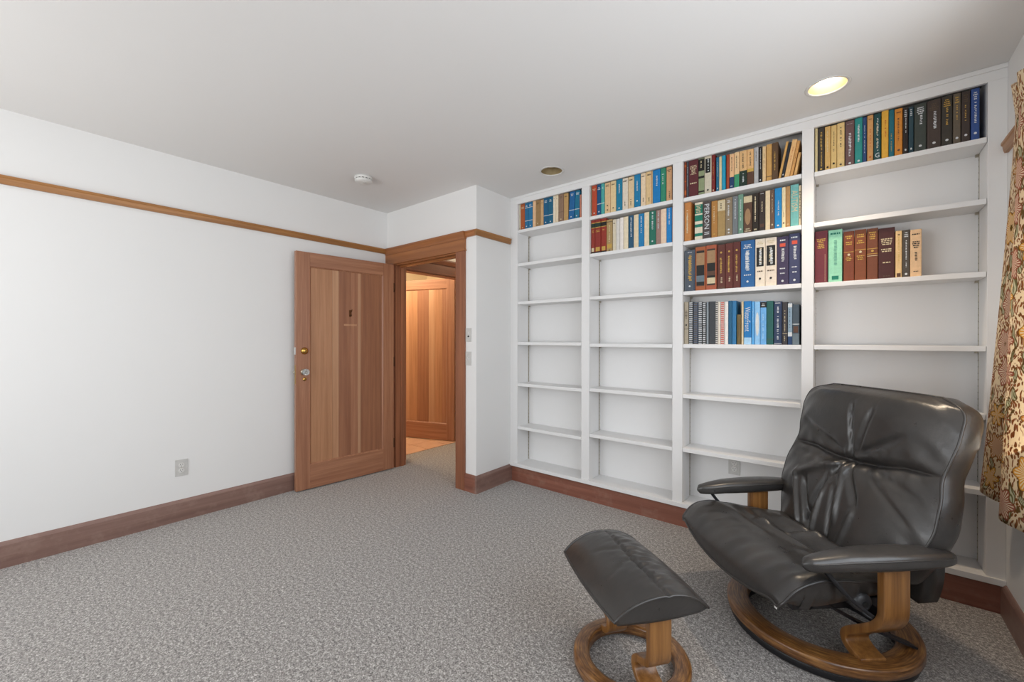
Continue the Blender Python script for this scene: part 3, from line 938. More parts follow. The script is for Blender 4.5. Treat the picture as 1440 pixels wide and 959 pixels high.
(-0.5992,0.0419,0.2943,0.000,'5c2a24','maroon set book with gold capitals','M.82g;T.34.72g;T.36.72g;T.14.28c'),
(-0.5552,0.0771,0.2941,0.000,'265f96','wide blue book with white lettering','H.82.92s;T.34.78s;T.38.76s;T.36.7s;H.24.28s;M.12s'),
(-0.4750,0.0525,0.2927,0.000,'e5d8c5','cream book with wide black label','L.42.82k;T.44.8s;T.46.8c;T.44.78s;H.3.34d;M.16k;H.88.95c'),
(-0.4210,0.0593,0.2926,0.000,'e2d4c2','cream book with tall black label','L.42.84k;T.44.82s;T.46.8c;T.44.8s;H.3.34d;M.16k;H.88.95c'),
(-0.3602,0.0585,0.2890,0.000,'3d3450','purple book with red square','H.9.95s;Q.8r;T.46.75s;T.48.75s;H.32.36s;H.22.26s;M.08s'),
(-0.2998,0.0563,0.2992,0.000,'3c4060','navy book with red square','H.9.95s;Q.8r;T.46.75s;T.48.75s;H.32.36s;H.22.26s;M.08s'),
]),
('third bay','fourth',1.250,0.020,[
(-0.9020,0.0293,0.2873,0.000,'a89c88','taupe book with thin rules','H.6.8d;B.35.36k;M.45k'),
(-0.8709,0.0287,0.2854,0.000,'1c1d20','black comb-bound report','Xs'),
(-0.8404,0.0277,0.2806,0.000,'5a6a80','grey blue comb-bound report','Xd'),
(-0.8097,0.0261,0.2820,0.000,'20242c','dark navy comb-bound report','Xs'),
(-0.7824,0.0223,0.2775,0.000,'26282c','charcoal comb-bound report','Xs'),
(-0.7583,0.0128,0.2783,0.000,'8a949a','thin grey booklet',''),
(-0.7438,0.0402,0.2811,0.000,'3c4044','wide charcoal binder',''),
(-0.7025,0.0147,0.2776,0.000,'e2dcd4','white report with black comb','Xk'),
(-0.6866,0.0130,0.2780,0.000,'e6dccb','thin cream white booklet',''),
(-0.6725,0.0240,0.2757,0.000,'dcd0c8','white report with red comb','Xr'),
(-0.6474,0.0199,0.2756,0.000,'ece6e0','plain white booklet',''),
(-0.6264,0.0208,0.2798,0.000,'1f5d80','deep teal blue binder',''),
(-0.6046,0.0238,0.2785,0.000,'2f74a4','mid blue binder',''),
(-0.5765,0.0224,0.1894,0.000,'6b5a35','short olive book','T.3.85d'),
(-0.5509,0.0116,0.2716,0.000,'d8c4a0','thin cream booklet near short book',''),
(-0.5372,0.0417,0.2723,0.000,'1f78b8','blue book with white script','W.3.86s:WaterFront;B0.16z'),
(-0.4934,0.0144,0.2683,0.000,'58a5de','thin light blue book','T.5.9s'),
(-0.4770,0.0284,0.2658,0.000,'8cc0e8','pale blue book with white oval','O.2.75s'),
(-0.4465,0.0320,0.2645,0.000,'6aa8dc','sky blue book with black top','B.86.99k;H.89.96s;T.1.7z'),
(-0.4136,0.0354,0.2666,0.000,'1f5a55','dark green cloth book','B.12.13d'),
(-0.3753,0.0409,0.2603,0.000,'2a3a58','navy book with white lettering','T.1.88s;H.95.98s;B.02.03s'),
(-0.3319,0.0255,0.2554,0.000,'3a3638','black brown book with pale title','T.3.8c;B.26.27c;T.05.2c'),
(-0.3041,0.0215,0.2473,0.000,'8aa0b0','white and navy book','B.9.99s;T.4.85b;B.2.3s;B0.2b'),
(-0.2817,0.0345,0.2386,0.000,'44505a','dark slate book with grey foot','B0.28l;B.5.52s;L.3.46w'),
]),
('curtain bay','top',2.240,0.020,[
(-0.1750,0.0124,0.2535,0.000,'d8c898','thin cream yellow book',''),
(-0.1613,0.0301,0.2502,0.000,'38322c','dark book with gold capitals','T.1.9g;T.55.9g;M.06g'),
(-0.1293,0.0254,0.2483,0.000,'d2aa68','honey tan book with dark foot','T.4.9c;M.07k'),
(-0.1021,0.0262,0.2470,0.000,'d8b878','sandy cream book','T.4.85d;M.13k'),
(-0.0747,0.0334,0.2496,0.000,'dcbd80','wide cream yellow book','T.45.9d;M.07d'),
(-0.0384,0.0390,0.2501,0.000,'6a4f4e','mauve brown book with white capitals','T.2.72s;T.28.72s;M.06s;H.92.93s'),
(0.0029,0.0321,0.2523,0.000,'2a8c86','teal book with white title','T.45.85s;T.5.85s;M.07s'),
(0.0361,0.0161,0.2475,0.000,'2a4570','thin navy book','T.2.85s'),
(0.0544,0.0252,0.2507,0.000,'cc985e','tan orange book with rust foot','H.9.93d;T.3.7o;M.1o'),
(0.0818,0.0285,0.2494,0.000,'1f4a4a','dark green book with white initial','T.18.9s;T.24.8c;W.06.16s:G'),
(0.1130,0.0275,0.2535,0.000,'dda83e','golden yellow book','T.4.8o'),
(0.1415,0.0214,0.2500,0.000,'1a6472','thin dark teal book','T.1.5g'),
(0.1645,0.0303,0.2461,0.000,'d08530','bright orange book','T.3.8w;H.9.94w;M.12w'),
(0.1963,0.0202,0.2416,0.000,'2a201c','black book with white foot','H.8.96s;T.4.78s;M.1s'),
(0.2181,0.0185,0.2392,0.000,'27424c','dark teal book with white foot','H.8.96s;M.1s'),
(0.2390,0.0450,0.2428,0.000,'3e443e','green black book with foot mark','H.78.94s;T.55.76s;M.12s'),
(0.2860,0.0494,0.2454,0.000,'463a34','wide brown black book','H.78.94d;T.38.76s;M.12s'),
(0.3373,0.0379,0.2489,0.000,'3c3730','black book with gold column','H.78.94g;T.38.76g;M.12s'),
(0.3775,0.0263,0.2494,0.000,'655a4c','grey brown book with foot mark','H.8.94g;T.4.76g;M.12s'),
(0.4060,0.0285,0.2481,0.000,'403530','dark brown book with foot mark','H.78.94d;T.38.76g;M.14s'),
(0.4376,0.0288,0.2504,0.000,'34508c','royal blue book with white bar','H.78.94s;T.3.74s;T.3.74s;M.14s'),
]),
('curtain bay','third',1.605,0.032,[
(-0.1750,0.0590,0.2986,0.000,'6d2c35','maroon book with gold script','H.66.86g;R3'),
(-0.1124,0.0623,0.2953,0.000,'93d0b0','mint green book with blue stamps','H.9.96t;Q.06t;T.3.8m'),
(-0.0445,0.0462,0.2761,0.000,'7a3d24','worn brown leather book','H.84.92g;H.72.8g;B.58.59g;M.53c;H.4.5g'),
(0.0034,0.0495,0.2789,0.000,'7d4426','chestnut leather book','H.84.92g;H.72.8g;B.6.61g;M.56c;H.4.5g'),
(0.0553,0.0453,0.2771,0.000,'734028','dark chestnut leather book with rules','H.78.94g;B.6.61g;M.56g;B.46.47c;B.5.51g'),
(0.1023,0.0651,0.2702,0.000,'47211f','wide dark maroon book','H.66.8c;H.52.6c;H.3.34c;H.04.07d'),
(0.1700,0.0256,0.2467,0.000,'e0bd88','cream book with dark foot','T.3.9y;L.02.1w;H.9.94d'),
(0.1971,0.0278,0.2472,0.000,'4b443c','dark grey book with pale letters','T.2.78s;H.84.96s;M.07s'),
(0.2263,0.0430,0.2437,0.000,'e0bb92','cream book with black writing','H.88.92k;H.6.76k;T.32.52d;H.1.13k'),
]),
]
rng = random.Random(7)
NAMES = {'first bay': 0, 'second bay': 1, 'third bay': 2, 'curtain bay': 3}
for bay, shelf, zs, sb, items in BOOKS:
    rr = ROWS[NAMES[bay]]
    above = min([z - ST for z in rr if z > zs + 0.1] + [2.52])
    for k, (x0, w, h, lean, hexc, look, decor) in enumerate(items):
        h = min(h, above - zs - 0.004)
        book(x0, zs, w, h, lean, hexc, look, decor, '%s, %s from the doorway end, %s shelf of %s' % (look, ORD[k], shelf, bay),
             'books on the %s shelf of the %s' % (shelf, bay), sb + rng.uniform(0, 0.004), rng)

# ================================================================== small fittings
def outlet(name, label, place, group=None):
    """Duplex outlet in local frame: plate in x-z, facing -y."""
    root = thing(name, label, 'outlet', place[0], place[1], group)
    boxo('cover_plate', -0.036, 0.036, -0.005, 0, -0.058, 0.058, M_plate, root, 0.0018)
    for z in (0.0195, -0.0195):
        bm = bmesh.new(); lathe(bm, [(0.0165, -0.008), (0.017, -0.0045)], (0, 0, z), 'Y', 20)
        s = obj('socket', bm, M_white, root)
        for x, hh in ((-0.0065, 0.0085), (0.0065, 0.007)):
            boxo('slot', x - 0.0013, x + 0.0013, -0.0086, -0.0079, z + 0.004 - hh / 2, z + 0.004 + hh / 2, M_dark, s)
        bm = bmesh.new(); lathe(bm, [(0.0024, -0.0086), (0.0024, -0.0079)], (0, 0, z - 0.0075), 'Y', 10); obj('ground_hole', bm, M_dark, s)
    bm = bmesh.new(); lathe(bm, [(0.0025, -0.0062), (0.0032, -0.0048)], (0, 0, 0), 'Y', 10); obj('screw', bm, M_nickel, root)
    return root


outlet('power_outlet', 'pale duplex power outlet low on the white side wall', ((XL, 0.815, 0.371), PI / 2))
outlet('power_outlet', 'white duplex outlet at back of bookcase above the far armrest', ((-0.622, YN - 0.008, 0.428), 0))
sw = thing('light_switch', 'upper wall plate with dark push button beside door casing', 'switch', (-2.5165, YD, 1.318), 0, 'switch plates by the doorway')
boxo('cover_plate', -0.034, 0.034, -0.005, 0, -0.058, 0.058, M_plate, sw, 0.0018)
bm = bmesh.new(); lathe(bm, [(0.007, -0.0105), (0.0075, -0.0045)], (0.002, 0, -0.012), 'Y', 16); obj('push_button', bm, M_dark, sw)
bm = bmesh.new(); lathe(bm, [(0.007, -0.009), (0.0075, -0.0045)], (0.002, 0, 0.016), 'Y', 16); obj('push_button', bm, M_white, sw)
sw = thing('light_switch', 'lower plain wall plate with pale toggle beside door casing', 'switch', (-2.5165, YD, 1.119), 0, 'switch plates by the doorway')
boxo('cover_plate', -0.034, 0.034, -0.005, 0, -0.058, 0.058, M_plate, sw, 0.0018)
bm = bmesh.new(); prism(bm, [(-0.0045, -0.012), (-0.0045, 0.012), (-0.016, 0.013), (-0.016, 0.006)], -0.005, 0.005, 'X'); obj('toggle', bm, M_white, sw)

sd = thing('smoke_detector', 'round white smoke detector with vent slots on the ceiling', 'detector', (-3.016, 1.827, H))
bm = bmesh.new(); lathe(bm, [(0.068, 0), (0.068, -0.012), (0.064, -0.016)], seg=40); obj('base', bm, M_white, sd, True)
bm = bmesh.new(); lathe(bm, [(0.058, -0.016), (0.058, -0.024)], seg=40); obj('vent_band', bm, M_dark, sd)
bm = bmesh.new()
for k in range(14):
    a0 = 2 * PI * k / 14
    for r0, r1 in ((0.0575, 0.0625),):
        vs = []
        for z in (-0.016, -0.0245):
            for (rr_, aa) in ((r0, a0), (r1, a0), (r1, a0 + 0.16), (r0, a0 + 0.16)): vs.append(bm.verts.new((rr_ * math.cos(aa), rr_ * math.sin(aa), z)))
        for qd in ((0, 1, 5, 4), (1, 2, 6, 5), (2, 3, 7, 6), (3, 0, 4, 7), (0, 3, 2, 1), (4, 5, 6, 7)): bm.faces.new([vs[i] for i in qd])
obj('vent_rib', bm, M_white, sd)['kind'] = 'stuff'
bm = bmesh.new(); lathe(bm, [(0.066, -0.0235), (0.066, -0.03), (0.058, -0.040), (0.03, -0.046), (0.012, -0.046)], seg=40); obj('cap', bm, M_white, sd, True, bevel=0.0)
bm = bmesh.new(); lathe(bm, [(0.016, -0.044), (0.016, -0.0485), (0.012, -0.05)], (0.018, 0, 0), seg=20); obj('test_button', bm, M_plate, sd)

M_refl_lit = plain('lit_reflector', lin('d9bd8e'), 0.4, 0.35)  # reflector of the lit lamp, its warm glow put into the colour
M_refl_unlit = plain('unlit_reflector', lin('b5a27c'), 0.35, 0.45)  # same reflector without the glow, dimness put into the colour
m, nt, b = new_mat('lamp_glow', 0.5, 0.2, (1, 0.9, 0.7)); b.inputs['Emission Color'].default_value = (1, 0.92, 0.78, 1); b.inputs['Emission Strength'].default_value = 9
M_glow = m
M_bulb = plain('unlit_bulb', lin('cfc4a8'), 0.3)
for (cx, cy), lit, lab in ((LIGHTS[0], True, 'lit recessed ceiling downlight with warm lit reflector above the bookcase'),
                           (LIGHTS[1], False, 'unlit recessed ceiling downlight with dim reflector near the corner')):
    t = thing('recessed_downlight', lab, 'ceiling light', (cx, cy, H), 0, 'recessed downlights')
    bm = bmesh.new(); lathe(bm, [(HOLE + 0.001, 0.001), (HOLE + 0.012, -0.0015), (HOLE + 0.010, -0.004), (HOLE - 0.003, -0.004), (HOLE - 0.003, 0.002)], seg=48, cap=False)
    obj('trim_ring', bm, M_white, t, True)
    bm = bmesh.new(); lathe(bm, [(HOLE - 0.002, -0.001), (HOLE - 0.004, 0.02), (0.068, 0.08), (0.055, 0.12)], seg=48, cap=False)
    obj('reflector', bm, M_refl_lit if lit else M_refl_unlit, t, True)
    bm = bmesh.new(); lathe(bm, [(0.04, 0.118), (0.058, 0.085), (0.057, 0.058), (0.042, 0.042), (0.015, 0.037)], seg=32)
    obj('bulb', bm, M_glow if lit else M_bulb, t, True)
    if lit:
        d = bpy.data.lights.new('downlight_beam', 'SPOT'); d.energy = 48; d.color = (1.0, 0.80, 0.58); d.spot_size = R(84); d.spot_blend = 1.0; d.shadow_soft_size = 0.055
        o = bpy.data.objects.new('downlight_beam', d); COL.objects.link(o); o.location = (cx, cy, H + 0.02)
# lamp of the tiled room and the hall
for nm, loc, pw in (('bath_lamp', (-4.6, 2.75, 2.4), 46), ('hall_lamp', (-3.1, 3.9, 2.45), 9)):
    d = bpy.data.lights.new(nm, 'POINT'); d.energy = pw; d.color = (1.0, 0.80, 0.56); d.shadow_soft_size = 0.12
    o = bpy.data.objects.new(nm, d); COL.objects.link(o); o.location = loc

# ================================================================== armchair
CH = thing('recliner_armchair', 'black leather reclining armchair on a round oak ring base', 'armchair', (-0.127, 2.296, 0), R(-137.4))
# local frame: +x is the chair's front, +y towards the viewer's side armrest


def grid_surf(bm, f, nu, nv, closed_u=False):
    G = [[bm.verts.new(f(i / nu, j / nv)) for j in range(nv + 1)] for i in range(nu + (0 if closed_u else 1))]
    n = nu if closed_u else nu
    for i in range(n):
        for j in range(nv):
            a, b_ = G[i], G[(i + 1) % len(G)]
            bm.faces.new((a[j], b_[j], b_[j + 1], a[j + 1]))
    return G


def interp(pts, t):
    """Piecewise smooth interpolation through rows (t, a, b, ...)."""
    for p, q_ in zip(pts, pts[1:]):
        if t <= q_[0]:
            s = (t - p[0]) / (q_[0] - p[0]); s = max(0, min(1, s))
            i = pts.index(p); p0 = pts[max(i - 1, 0)]; p3 = pts[min(i + 2, len(pts) - 1)]
            out = []
            for k in range(1, len(p)):
                m0 = (q_[k] - p0[k]) / max(q_[0] - p0[0], 1e-6) * (q_[0] - p[0]); m1 = (p3[k] - p[k]) / max(p3[0] - p[0], 1e-6) * (q_[0] - p[0])
                out.append((2 * s ** 3 - 3 * s * s + 1) * p[k] + (s ** 3 - 2 * s * s + s) * m0 + (-2 * s ** 3 + 3 * s * s) * q_[k] + (s ** 3 - s * s) * m1)
            return out
    return list(pts[-1][1:])


def gau(x, c, w): return math.exp(-((x - c) / w) ** 2)


def fold(px, py, x0, y0, x1, y1, w, amp):
    """A crease: ridge/valley along a segment that fades at its ends."""
    dx, dy = x1 - x0, y1 - y0; L2 = dx * dx + dy * dy
    t = ((px - x0) * dx + (py - y0) * dy) / L2
    if t < -0.3 or t > 1.3: return 0.0
    d = abs((px - x0) * dy - (py - y0) * dx) / math.sqrt(L2)
    e = min(1, max(0, (t + 0.3) / 0.3)) * min(1, max(0, (1.3 - t) / 0.3))
    return amp * math.exp(-(d / w) ** 2) * e


# --- back cushion: s = 0 bottom .. 1 top, width half-width hw(s)
KT = math.tan(R(15))
BACK = [  # s, x(front face), z, half-width, bulge
    (0.00, -0.055, 0.375, 0.300, 0.030),
    (0.12, -0.085, 0.455, 0.335, 0.045),
    (0.28, -0.120, 0.570, 0.375, 0.050),
    (0.42, -0.155, 0.680, 0.372, 0.045),
    (0.55, -0.190, 0.775, 0.352, 0.030),
    (0.66, -0.212, 0.850, 0.364, 0.045),
    (0.80, -0.240, 0.950, 0.372, 0.060),
    (0.91, -0.268, 1.020, 0.350, 0.050),
    (1.00, -0.300, 1.055, 0.255, 0.020)]


def seam_s(v): return 0.535 - 0.035 * (1 - min(1, abs(v) * 1.6) ** 2) + 0.02 * v


def back_front(u, s):
    v = 2 * u - 1
    x, z, hw, bl = interp(BACK, s)
    yy = hw * v
    prof = (1 - abs(v) ** 3.2)
    d = bl * prof
    # headrest seam valley
    d -= 0.026 * gau(s, seam_s(v), 0.028) * (0.6 + 0.4 * gau(v, 0, 0.5)) * (1 - abs(v) ** 6)
    # radiating folds from the button point
    for (a0, b0, a1, b1, w, am) in ((0.02, 0.50, -0.62, 0.33, 0.035, 0.010), (0.0, 0.49, -0.75, 0.46, 0.03, -0.008), (0.05, 0.48, 0.28, 0.30, 0.03, -0.009),
                                    (0.03, 0.47, 0.10, 0.20, 0.03, 0.008), (-0.05, 0.47, -0.32, 0.12, 0.04, -0.010), (-0.1, 0.46, -0.2, 0.05, 0.03, 0.008),
                                    (0.0, 0.55, -0.06, 0.80, 0.025, -0.011), (0.06, 0.56, 0.2, 0.8, 0.03, -0.006), (0.1, 0.55, 0.5, 0.68, 0.03, -0.006),
                                    (-0.2, 0.55, -0.75, 0.66, 0.03, -0.007), (0.3, 0.50, 0.85, 0.42, 0.025, -0.005), (0.35, 0.45, 0.8, 0.30, 0.02, -0.004),
                                    (-0.45, 0.28, -0.3, 0.05, 0.04, -0.012), (-0.62, 0.30, -0.5, 0.05, 0.04, 0.010), (0.0, 0.3, 0.06, 0.05, 0.035, -0.006), (0.3, 0.25, 0.25, 0.0, 0.035, 0.005)):
        d += 1.7 * fold(v, s, a0, b0, a1, b1, w * 0.8, am) * (1 - abs(v) ** 4)
    d -= 0.012 * gau(s, seam_s(v), 0.009) * (1 - abs(v) ** 8)
    d += 0.004 * math.sin(34 * v + 3 * s) * gau(s, seam_s(v) - 0.05, 0.045) * (1 - v * v) + 0.003 * math.sin(27 * v + 1) * gau(s, seam_s(v) + 0.06, 0.05) * (1 - v * v)
    d += 0.0022 * math.sin(46 * s + 9 * v * v) * gau(abs(v), 0.88, 0.14)
    return Vector((x + d, yy, z + 0.25 * d))


bm = bmesh.new()
NU, NV = 96, 150
G = grid_surf(bm, back_front, NU, NV)
obj('back_cushion', bm, M_leather, CH, True)
# welt round the cushion
edge = [back_front(0, j / NV) for j in range(0, NV + 1, 3)] + [back_front(i / NU, 1) for i in range(3, NU, 3)] + [back_front(1, 1 - j / NV) for j in range(0, NV + 1, 3)]
edge = [p + Vector((-0.004, 0, 0)) for p in edge]
bm = bmesh.new(); tube(bm, edge, 0.0055, 8); obj('back_piping', bm, M_leather, CH, True)


def back_shell(u, t):
    """Sides and rear of the back: t runs from the front edge (0) to the rear centre."""
    # u walks the outline: left bottom -> top -> right bottom
    n = NV; 
    if u < 0.42: p = back_front(0, u / 0.42); q_ = interp(BACK, u / 0.42); side_ = -1
    elif u <= 0.58: k = (u - 0.42) / 0.16; p = back_front(k, 1); q_ = interp(BACK, 1.0); side_ = 2 * k - 1
    else: p = back_front(1, (1 - u) / 0.42); q_ = interp(BACK, (1 - u) / 0.42); side_ = 1
    c = Vector((p.x, 0, p.z))
    thick = 0.125 + 0.05 * (1 - min(1, (p.z - 0.37) / 0.6))
    k = math.sin(t * PI / 2)
    out = 0.014 * math.sin(min(1, t * 2.2) * PI)
    shrink = 1 - max(0, t - 0.35) ** 2 * 0.9
    return Vector((p.x - thick * k, p.y * shrink + side_ * out * (1 if abs(p.y) > 0.05 else 0), p.z - 0.02 * t - (0.03 * t if p.z > 0.9 else 0) + (out * 0.6 if p.z > 1.0 else 0)))


bm = bmesh.new()
GS = grid_surf(bm, back_shell, 100, 12)
last = [row[-1] for row in GS]
half = len(last) // 2
for i in range(half):      # close the rear between the two sides
    a, b_, c, d = last[i], last[i + 1], last[len(last) - 2 - i], last[len(last) - 1 - i]
    if len({a, b_, c, d}) == 4:
        try: bm.faces.new((a, b_, c, d))
        except ValueError: pass
obj('back_shell', bm, M_leather, CH, True)
# lower rear flap of the back behind the uprights
bm = bmesh.new()
def flap(u, t):
    v = 2 * u - 1
    return Vector((-0.20 - 0.045 * t + 0.02 * (1 - v * v) * -1, v * (0.315 - 0.06 * t * t), 0.50 - 0.24 * t))
grid_surf(bm, flap, 20, 10)
o = obj('rear_flap', bm, M_leather, CH, True)
md = o.modifiers.new('thick', 'SOLIDIFY'); md.thickness = 0.07; md.offset = 0

# --- seat cushion: t = 0 back .. 1 front lip
SEAT = [  # t, x, z centre, half-width, edge lift
    (0.00, -0.150, 0.385, 0.275, 0.010),
    (0.18, -0.040, 0.385, 0.310, 0.020),
    (0.38, 0.090, 0.392, 0.338, 0.028),
    (0.58, 0.215, 0.408, 0.360, 0.030),
    (0.74, 0.310, 0.418, 0.372, 0.026),
    (0.86, 0.385, 0.400, 0.374, 0.016),
    (0.94, 0.428, 0.360, 0.370, 0.012),
    (1.00, 0.436, 0.308, 0.355, 0.046)]


def seat_top(u, t):
    v = 2 * u - 1
    x, z, hw, lift = interp(SEAT, t)
    y = hw * v
    z = z + lift * abs(v) ** 2.2 + 0.022 * (1 - abs(v) ** 3) * (1 - t) ** 0.5 * 0.5
    x += 0.028 * (1 - v * v) * max(0, t - 0.6) / 0.4
    d = 0.0
    for (a0, b0, a1, b1, w, am) in ((-0.75, 0.40, 0.45, 0.36, 0.05, -0.014), (-0.5, 0.5, 0.3, 0.42, 0.04, 0.009), (-0.55, 0.25, 0.55, 0.22, 0.05, 0.012), (-0.45, 0.46, -0.1, 0.22, 0.035, -0.012),
                                    (-0.35, 0.48, 0.0, 0.25, 0.03, 0.012), (0.1, 0.36, 0.75, 0.34, 0.04, -0.012), (-0.85, 0.55, -0.3, 0.55, 0.04, -0.006), (-0.7, 0.62, -0.1, 0.6, 0.05, 0.006), (0.4, 0.5, 0.8, 0.48, 0.05, 0.006)):
        d += 1.6 * fold(v, t, a0, b0, a1, b1, w * 0.85, am) * (1 - abs(v) ** 4)
    d += 0.0024 * math.sin(30 * v) * gau(t, 0.82, 0.1) + 0.002 * math.sin(40 * t) * gau(abs(v), 0.9, 0.12)
    z += d
    # rounded long edges
    z -= 0.018 * max(0, (abs(v) - 0.86) / 0.14) ** 2
    return Vector((x, y, z))


bm = bmesh.new(); grid_surf(bm, seat_top, 64, 96); obj('seat_cushion', bm, M_leather, CH, True)


def bottom_z(x): return 0.300 + 0.040 * gau(x, 0.44, 0.1) + 0.010 * gau(x, 0.1, 0.2)


def seat_side(s):
    def f(u, t):
        p = seat_top(1 if s > 0 else 0, u)
        zb = min(p.z - 0.004, bottom_z(p.x) + 0.012 * (1 if p.x < 0.3 else 0))
        z = p.z + (zb - p.z) * t
        k = math.sin(t * PI)
        rip = 0.004 * math.sin(u * 70 + 4 * t) * gau(u, 0.42, 0.25) * k
        return Vector((p.x - 0.02 * t * (1 if u > 0.8 else 0), p.y + s * (0.008 * k + rip) - s * 0.03 * t, z))
    return f


for s in (-1, 1):
    bm = bmesh.new(); grid_surf(bm, seat_side(s), 90, 10); obj('seat_gusset', bm, M_leather, CH, True)
bm = bmesh.new()
def seat_bottom(u, t):
    a = seat_side(-1)(t, 1); b_ = seat_side(1)(t, 1)
    p = a.lerp(b_, u); f = seat_top(u, 1)
    if t > 0.9: p = p.lerp(Vector((f.x - 0.002, f.y, f.z)), (t - 0.9) / 0.1)
    return p
grid_surf(bm, seat_bottom, 24, 40); obj('seat_underside', bm, M_black, CH, True)
bm = bmesh.new()
pp = [seat_top(0, j / 40) for j in range(41)] + [seat_top(i / 32, 1) for i in range(1, 32)] + [seat_top(1, 1 - j / 40) for j in range(41)]
tube(bm, pp, 0.0052, 8); obj('seat_piping', bm, M_leather, CH, True)
boxo('tag', 0.425, 0.427, 0.328, 0.340, 0.315, 0.338, M_white, CH)

# --- armrests
AY = 0.382
for s in (-1, 1):
    bm = bmesh.new()
    x0, x1 = -0.20, 0.355
    def arm(u, t, x0=x0, x1=x1, s=s):
        # t along the pad, u round the section
        c = math.sin(t * PI) ** 0.35 if 0 < t < 1 else 0.0
        c = max(c, 0.02)
        a = 2 * PI * u
        hw = 0.058 * c * (1.0 - 0.12 * t); hh = 0.034 * (0.35 + 0.65 * c) if 0 < t < 1 else 0.004
        sq = lambda q_: math.copysign(abs(q_) ** 0.72, q_)
        x = x0 + (x1 - x0) * t
        y = AY * s + hw * sq(math.cos(a)) - s * 0.012 * t
        z = 0.505 + hh * sq(math.sin(a)) + 0.004 * math.sin(t * 5) - 0.012 * max(0, t - 0.75) / 0.25
        return Vector((x, y, z))
    grid_surf(bm, arm, 32, 40, True)
    a_ = obj('armrest', bm, M_leather, CH, True)
    bm = bmesh.new()
    pts = [arm(0.045, 0.04 + 0.92 * k / 24) for k in range(25)]
    pts += [arm(0.455, 0.96 - 0.92 * k / 24) for k in range(25)]
    tube(bm, pts, 0.003, 6, True); obj('armrest_seam', bm, M_leather, a_, True)
    # steel strap from the arm tip down to the seat frame
    bm = bmesh.new()
    y = (AY - 0.004) * s
    st = smooth_path([(0.315, 0.492), (0.284, 0.478), (0.249, 0.436), (0.205, 0.388), (0.157, 0.345), (0.105, 0.305)], 6)
    sweep_strip(bm, st, 0.012, y - 0.009, y + 0.009, lambda a, b_, w: (a, w, b_))
    obj('arm_strap', bm, M_black, CH, True)
    # bent oak upright: straight, turned inward, then curled back out on to the ring
    prof = smooth_path([(0.375, 0.480), (0.375, 0.400), (0.375, 0.335), (0.371, 0.290), (0.350, 0.252), (0.310, 0.214), (0.262, 0.176), (0.228, 0.146), (0.216, 0.122), (0.226, 0.100), (0.256, 0.084), (0.300, 0.074)], 6)
    bm = bmesh.new()
    sweep_strip(bm, prof, 0.030, -0.030, 0.068, lambda a, b_, w, s=s: (w, s * a, b_))
    obj('upright', bm, M_leg, CH, True, bevel=0.004)

# --- ring base
def ring(name, r0, r1, z0, z1, mat, parent, seg=96, rnd=0.008):
    bm = bmesh.new()
    sec = [(r0 + rnd, z0), (r1 - rnd, z0), (r1, z0 + rnd), (r1, z1 - rnd), (r1 - rnd * 0.35, z1 - rnd * 0.3), (r1 - rnd * 1.2, z1), (r0 + rnd * 1.2, z1), (r0 + rnd * 0.35, z1 - rnd * 0.3), (r0, z1 - rnd), (r0, z0 + rnd)]
    rings_ = []
    for k in range(seg):
        a = 2 * PI * k / seg
        rings_.append([bm.verts.new((r * math.cos(a), r * math.sin(a), z)) for r, z in sec])
    for k in range(seg):
        A, B = rings_[k], rings_[(k + 1) % seg]
        for j in range(len(sec)): bm.faces.new((A[j], B[j], B[(j + 1) % len(sec)], A[(j + 1) % len(sec)]))
    return obj(name, bm, mat, parent, True)


ring('ring_base', 0.262, 0.351, 0.038, 0.080, M_ring, CH)
ring('swivel_ring', 0.270, 0.338, 0.001, 0.037, M_black, CH)
# --- tilt mechanism between the uprights
bm = bmesh.new()
box(bm, -0.02, 0.045, -0.36, 0.36, 0.245, 0.262, 0.002)
box(bm, -0.12, 0.30, -0.25, -0.225, 0.25, 0.285); box(bm, -0.12, 0.30, 0.225, 0.25, 0.25, 0.285)
obj('seat_frame', bm, M_black, CH)
bm = bmesh.new()
for s in (-1, 1):
    sweep_strip(bm, smooth_path([(0.28, 0.305), (0.19, 0.280), (0.045, 0.198), (-0.072, 0.142), (-0.20, 0.086)], 5), 0.008, s * 0.24 - 0.02, s * 0.24 + 0.02, lambda a, b_, w: (a, w, b_))
obj('tilt_bar', bm, M_black, CH)
bm = bmesh.new()
KX, KZ = 0.088, 0.318
lathe(bm, [(0.028, 0.262), (0.034, 0.270), (0.036, 0.312), (0.033, 0.328), (0.020, 0.337), (0.012, 0.335)], (KX, 0.0, KZ), 'Y', 28)
kn = obj('tension_knob', bm, M_grey, CH, True)
bm = bmesh.new(); lathe(bm, [(0.010, 0.333), (0.010, 0.3395)], (KX, 0, KZ), 'Y', 14); obj('knob_cap', bm, M_dark, kn)
bm = bmesh.new(); tube(bm, [(KX, 0.27, KZ), (KX, -0.27, KZ)], 0.01, 10); obj('pivot_rod', bm, M_black, CH, True)
bm = bmesh.new(); tube(bm, smooth_path([(0.085, 0.300, 0.285), (0.07, 0.325, 0.268), (0.045, 0.345, 0.262)], 4), 0.006, 8); obj('release_lever', bm, M_black, CH, True)

# ================================================================== footstool
OA = math.atan2(-0.79, -0.61)
OT = thing('footstool', 'black leather footstool on oak ring base before the armchair', 'footstool', (-0.675, 1.565, 0), OA)
OX, OYL = 0.190, 0.248     # half depth, half length


